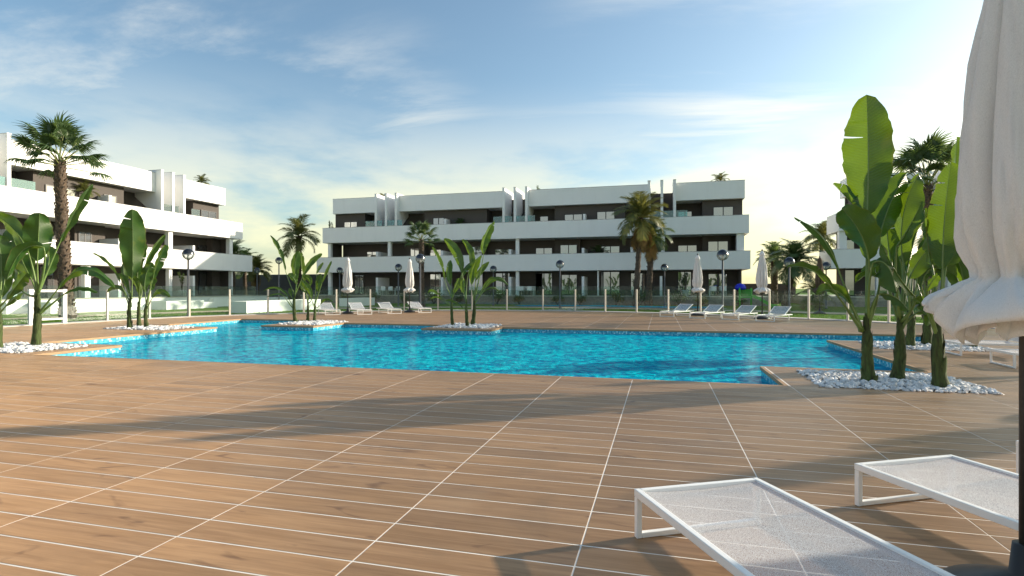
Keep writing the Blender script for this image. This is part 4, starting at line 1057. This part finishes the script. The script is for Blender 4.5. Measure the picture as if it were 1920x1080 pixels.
def palm_trunk(o, path, r0, r1, rnd, scales, sc=1.):
    n_ = 26; pts = []; rad = []
    for i in range(n_ + 1):
        t = i/n_; pts.append(bez(Vector(path[0]), Vector(path[1]), Vector(path[2]), t)); rad.append((r0*(1-t) + r1*t)*(1 + .30*math.exp(-t*14))*rnd.uniform(.93, 1.07))
    m = MB(); m.tube(pts, rad, 14, True, .09, rnd); tk = m.build('trunk', 'palm_bark', o, True)
    s_ = MB()
    for k in range(scales):
        t = k/scales; i = min(n_-1, int(t*n_)); f = t*n_ - i; c_ = pts[i]*(1-f) + pts[i+1]*f; r_ = rad[i]; a = k*2.39996 + rnd.uniform(-.15, .15)
        d = Vector((math.cos(a), math.sin(a), 0)); p_ = Vector((-d.y, d.x, 0)); w_ = .10*sc*rnd.uniform(.7, 1.2); h = .20*sc*rnd.uniform(.7, 1.3); o_ = rnd.uniform(.03, .10)*sc
        i0 = len(s_.v); s_.v += [tuple(c_ + d*r_*.95 - p_*w_), tuple(c_ + d*r_*.95 + p_*w_), tuple(c_ + d*(r_ + o_) + Vector((0,0,h)) + p_*w_*.3), tuple(c_ + d*(r_ + o_) + Vector((0,0,h)) - p_*w_*.3), tuple(c_ + d*r_*.9 + Vector((0,0,h*.9)))]
        s_.f += [(i0, i0+1, i0+2, i0+3), (i0+1, i0+4, i0+2), (i0, i0+3, i0+4), (i0+3, i0+2, i0+4)]
    if scales: stuff(s_.build('leaf_base', 'bark_scale', tk))
    return pts[-1]
def fan_palm(base, top, R_, label, seed, n_=30, r=(.32, .25), bend=(0, 0)):
    rnd = random.Random(seed); o = thing('fan_palm', label, 'palm tree', base, group='fan palms')
    tp = Vector(top) - Vector(base); c = palm_trunk(o, [(0,0,-.05), (tp.x*.5 + bend[0], tp.y*.5 + bend[1], tp.z*.5), tp], r[0], r[1], rnd, 260 if R_ > 1.8 else 120, r[0]/.32)
    for k in range(n_):
        u = (k + .5)/n_; el = R(82 - 90*u**1.05) + rnd.uniform(-.12, .12); az = k*2.39996 + rnd.uniform(-.2, .2); s_ = R_/1.85*rnd.uniform(.88, 1.08)
        f = link('frond', rnd.choice(FANS), o); f.location = c + Vector((0, 0, -.02 - .25*u)); f.rotation_euler = orient(az, el, rnd.uniform(-.35, .35)); f.scale = (s_, s_, s_)
        link('petiole', PET, f)
    return o
def feather_palm(base, top, R_, label, seed, n_=30, r=(.22, .18), sets=FEATH, dead=0, lo=-38, group='feather palms', scales=110):
    rnd = random.Random(seed); o = thing('feather_palm', label, 'palm tree', base, group=group)
    tp = Vector(top) - Vector(base); c = palm_trunk(o, [(0,0,-.05), (tp.x*.4, tp.y*.4, tp.z*.5), tp], r[0], r[1], rnd, scales, .8*r[0]/.22)
    for k in range(n_):
        u = (k + .5)/n_; el = R(82 + (lo - 82)*u) + rnd.uniform(-.1, .1); az = k*2.39996 + rnd.uniform(-.2, .2); s_ = R_*1.08*rnd.uniform(.88, 1.08)
        f = link('frond', rnd.choice(sets), o); f.location = c + Vector((0, 0, -.15*u)); f.rotation_euler = orient(az, el, rnd.uniform(-.3, .3)); f.scale = (s_, s_, s_)
    for k in range(dead):
        az = rnd.uniform(0, 6.3); s_ = R_*rnd.uniform(.7, 1.05); f = link('dead_frond', rnd.choice(DEAD), o); f.location = c + Vector((0, 0, -.2 - rnd.uniform(0, .3)))
        f.rotation_euler = orient(az, R(rnd.uniform(-97, -68)), rnd.uniform(-1, 1)); f.scale = (s_, s_*.8, s_)
    return o
def stand(px, Y, z=0.0): p = at(px, 541, Y); return (p.x, p.y, z)
fan_palm(stand(127, 26.2), at(112, 303, 26.2), 2.05, 'tall fan palm with shaggy trunk before the sunlit left block', 1, 25, (.27, .215), (-.1, 0))
fan_palm(stand(791, 44), at(790, 449, 44), 1.55, 'short fan palm before the left half of the central block', 2, 21, (.21, .18))
fan_palm(stand(1745, 26), at(1738, 348, 26), 2.35, 'fan palm behind the big right banana clump', 3, 25, (.26, .21))
feather_palm(stand(560, 63), at(560, 443, 63), 2.75, 'feather palm in the gap between left and central blocks', 4, 19, (.32, .26), FEATHY)
feather_palm(stand(1192, 43.5), at(1202, 408, 43.5), 2.35, 'taller of the twin feather palms with a brown skirt of dead fronds', 5, 26, (.22, .17), FEATHY, 26)
feather_palm(stand(1216, 45), at(1222, 440, 45), 1.95, 'shorter of the twin feather palms, right behind the taller', 6, 20, (.25, .2), FEATH, 20)
feather_palm(stand(1452, 52), at(1452, 485, 52), 2.0, 'dark feather palm left of the globe lamp in the right gap', 7, 28, (.3, .26))
feather_palm(stand(1473, 46), at(1490, 492, 46), 2.3, 'larger dark feather palm right behind the globe lamp in the right gap', 8, 34, (.26, .22))
feather_palm(stand(1540, 62), at(1540, 446, 62), 2.3, 'slender feather palm at the corner of the right block', 9, 24, (.22, .18), FEATHY)
feather_palm(stand(438, 60), at(436, 478, 60), 2.0, 'feather palm against the end of the left block', 10, 24)
feather_palm(stand(460, 66), at(458, 494, 66), 2.0, 'low feather palm second from the left block end', 11, 24)
feather_palm(stand(481, 64), at(482, 505, 64), 1.9, 'yellowing feather palm just left of the dark boundary wall', 12, 26, sets=FEATHY, dead=8)
feather_palm(stand(1532, 37), at(1530, 552, 37), 1.5, 'young ground hugging palm behind the right fence', 13, 16, (.12, .1), FEATHY, scales=20)

def potted_palm(pos, h, R_, label, seed, sets=FEATH):
    rnd = random.Random(seed); o = thing('potted_palm', label, 'plant', pos, group='potted palms')
    MB().lathe([(0,.001),(0,.20),(.45,.27),(.47,.27),(.47,.23),(.40,.22),(.40,.001)], 14).build('pot', 'pot_white', o, True)
    MB().tube([(0,0,.38),(0.03,0,h*.7),(0,0,h)], [.07,.06,.05], 8).build('trunk', 'palm_bark', o, True)
    for k in range(14):
        f = link('frond', rnd.choice(sets), o); u = k/14; f.location = (0, 0, h); f.rotation_euler = orient(k*2.4, R(80 - 95*u), rnd.uniform(-.3, .3)); s_ = R_*rnd.uniform(.85, 1.1); f.scale = (s_, s_, s_)
    return o
RZ = B3[0] + .25
potted_palm((LX - 3.0, ul(378, 3.0), RZ), 1.9, .95, 'small palm on the roof of the left block', 1, FEATHY)
potted_palm((LX - 1.0, ul(160, .9), B2[0] + .26), 1.9, 1.0, 'small palm on the upper balcony of the left block', 2, FEATHY)
potted_palm((um(718, 4.2), FY + 4.2, RZ), 1.6, .9, 'small palm on the roof by the left fins of the central block', 3, FEATHY)
potted_palm((um(1350, 3.2), FY + 3.2, RZ), 1.75, 1.0, 'small palm on the roof at the right end of the central block', 4, FEATHY)
potted_palm((um(863, 1.0), FY + .95, B2[0] + .26), 1.3, .9, 'potted palm on the top balcony of the central block', 5)
potted_palm((um(1122, 1.3), FY + 1.3, B1[0] + .26), 1.3, 1.1, 'potted palm on the middle balcony of the central block', 6)
def potted_shrub(pos, h, label, seed):
    rnd = random.Random(seed); o = thing('potted_shrub', label, 'plant', pos, group='potted shrubs')
    MB().lathe([(0,.001),(0,.26),(.50,.34),(.52,.34),(.52,.29),(.45,.28),(.45,.001)], 16).build('pot', 'pot_white', o, True)
    st_ = MB(); lf = MB(); lf.uv = []
    for k in range(5):
        a = k*1.3 + rnd.uniform(-.3, .3); r_ = rnd.uniform(.05, .22); tp = Vector((math.cos(a)*r_, math.sin(a)*r_, h*rnd.uniform(.7, 1.0)))
        st_.tube([(0,0,.42), tuple(tp*.5 + Vector((0,0,.2))), tuple(tp)], [.022,.018,.012], 6)
        for j in range(26):
            c_ = tp + Vector((0, 0, -rnd.uniform(0, h*.25))) if j % 3 else tp*rnd.uniform(.55, .9) + Vector((0,0,.1))
            d = Vector((rnd.uniform(-1,1), rnd.uniform(-1,1), rnd.uniform(-.2,.9))).normalized(); p_ = d.cross(Vector((0,.3,1))).normalized()*.045
            i0 = len(lf.v); L_ = rnd.uniform(.12, .20); lf.v += [tuple(c_), tuple(c_ + d*L_*.5 + p_), tuple(c_ + d*L_), tuple(c_ + d*L_*.5 - p_)]; lf.uv += [(0,0)]*4; lf.f.append((i0,i0+1,i0+2,i0+3))
    st_.build('stem', 'palm_bark', o, True); lf.build('foliage', 'palm_leaf', o)
potted_shrub((LX + .35, ul(344, -.5), TZ), 2.0, 'shrub in a white pot on the ground terrace of the left block', 1)
potted_shrub((um(620, .5), FY + .5, B2[0] + .26), 2.4, 'thin potted shrub on the top balcony at the left end of the central block', 2)
potted_shrub((um(1010, 2.5), FY + 2.5, RZ), 2.0, 'small potted shrub on the roof right of the middle fins', 3)
potted_shrub((um(1190, -.5), FY - .4, TZ), 1.6, 'potted shrub on the ground terrace behind the twin palms', 4)
potted_shrub((um(1285, -.5), FY - .4, TZ), 2.0, 'leafy potted shrub on the ground terrace left of the right parasol', 5)

# ================================================================== PLAYGROUND AND TERRACE FURNITURE
p = at(1398, 541, 41)
o = thing('play_tower', 'bright green playground slide tower with a blue top', 'playground', (p.x, p.y, 0), R(-10))
m = MB()
for sx in (-.38, .38):
    for sy in (-.38, .38): m.tube([(sx,sy,-.03),(sx,sy,1.45)], [.05,.05], 8)
m.build('tower_post', 'play_green', o, True)
MB().box(-.46, -.46, .72, .46, .46, .80).build('platform', 'play_green', o)
m = MB(); m.box(-.45, -.45, .81, -.40, .40, 1.35); m.box(-.395, .40, .81, .45, .45, 1.35); m.build('side_panel', 'play_green', o)
m = MB(); prof = [(.46, .78), (.9, .62), (1.35, .32), (1.75, .10), (2.1, .06)]
for (x0, z0), (x1, z1) in zip(prof, prof[1:]):
    m.quad((x0,-.28,z0),(x1,-.28,z1),(x1,.28,z1),(x0,.28,z0))
    for sy in (-.28, .28): m.bar((x0, sy, z0 + .08), (x1, sy, z1 + .08), .05, .2)
m.build('slide', 'play_green', o)
m = MB(); m.lathe([(1.30,.02),(1.32,.36),(1.45,.40),(1.60,.36),(1.74,.22),(1.78,.01)], 14, (-.35, 0)); m.build('dome_roof', 'play_blue', o, True)
m = MB()
for k in range(4): m.bar((-.46 - .12*k, -.3, .60 - .18*k), (-.46 - .12*k, .3, .60 - .18*k), .14, .04)
m.build('ladder', 'play_green', o)

def dining_set(x, y, z, label, seed):
    rnd = random.Random(seed); t_ = thing('terrace_table', 'table ' + label, 'table', (x, y, z), group='terrace tables')
    MB().box(-.75, -.4, .70, .75, .4, .74).build('tabletop', 'table_wood', t_)
    for sx in (-.66, .66):
        for sy in (-.32, .32): MB().box(sx-.03, sy-.03, 0, sx+.03, sy+.03, .698).build('leg', 'white_metal', t_)
    for k, (cx_, cy_, a) in enumerate(((-.4, -.6, 0), (.4, -.6, 0), (-.4, .6, math.pi), (.4, .6, math.pi))):
        c_ = thing('terrace_chair', ('left' if cx_ < 0 else 'right') + (' pool side' if cy_ < 0 else ' wall side') + ' white chair ' + label, 'chair', (x + cx_, y + cy_, z), a, 'terrace chairs ' + label)
        MB().box(-.22, -.2, .43, .22, .22, .46).build('seat', 'white_metal', c_); MB().box(-.22, -.24, .47, .22, -.20, .86).build('backrest', 'white_metal', c_)
        for sx in (-.2, .2):
            for sy in (-.18, .2): MB().box(sx-.015, sy-.015, 0, sx+.015, sy+.015, .429).build('leg', 'steel_pole', c_)
sh_rnd = random.Random(77)
def garden_shrub(pos, r_, label, seed, mat):
    rnd = random.Random(seed); o = thing('garden_shrub', label, 'shrub', pos, group='shrubs along the terrace')
    st_ = MB(); lf = MB(); lf.uv = []
    for k in range(7):
        a = rnd.uniform(0, 6.3); e_ = Vector((math.cos(a)*r_*.6, math.sin(a)*r_*.6, r_*rnd.uniform(.6, 1.2))); st_.tube([(0,0,-.05), tuple(e_*.5), tuple(e_)], [.03,.02,.01], 5)
        for j in range(70):
            c_ = e_ + Vector((rnd.gauss(0,1), rnd.gauss(0,1), rnd.gauss(0,.8)))*r_*.30
            if c_.z < .05: c_.z = .05 + rnd.uniform(0, .1)
            d = Vector((rnd.uniform(-1,1), rnd.uniform(-1,1), rnd.uniform(-.3,.9))).normalized(); p_ = d.cross(Vector((.1,.3,1))).normalized()*.04*rnd.uniform(.7,1.4)
            i0 = len(lf.v); L_ = rnd.uniform(.10, .22); lf.v += [tuple(c_), tuple(c_ + d*L_*.5 + p_), tuple(c_ + d*L_), tuple(c_ + d*L_*.5 - p_)]; lf.uv += [(0,0)]*4; lf.f.append((i0,i0+1,i0+2,i0+3))
    st_.build('stem', 'palm_bark', o, True); lf.build('foliage', mat, o)
WH = ('left end', 'left quarter', 'left middle', 'middle', 'right middle', 'right quarter', 'right end')
for k in range(14):
    px = 640 + k*57 + sh_rnd.uniform(-12, 12); q = (um(px, -2), FY - 2.0 + sh_rnd.uniform(-.5, .4), 0)
    garden_shrub(q, sh_rnd.uniform(.45, .8), ('broad' if k % 2 else 'narrow') + ' garden shrub before the ' + WH[k//2] + ' of the central terrace', 100 + k, 'palm_leaf' if k % 3 else 'palm_leaf_yellow')
dining_set(um(990, 1.2), FY + .9, TZ, 'on the terrace at the middle of the central block', 1)
dining_set(um(1345, 1.2), FY + .9, TZ, 'on the terrace at the right end of the central block', 2)
dining_set(um(735, 1.2), FY + .9, TZ, 'on the terrace behind the second parasol', 3)
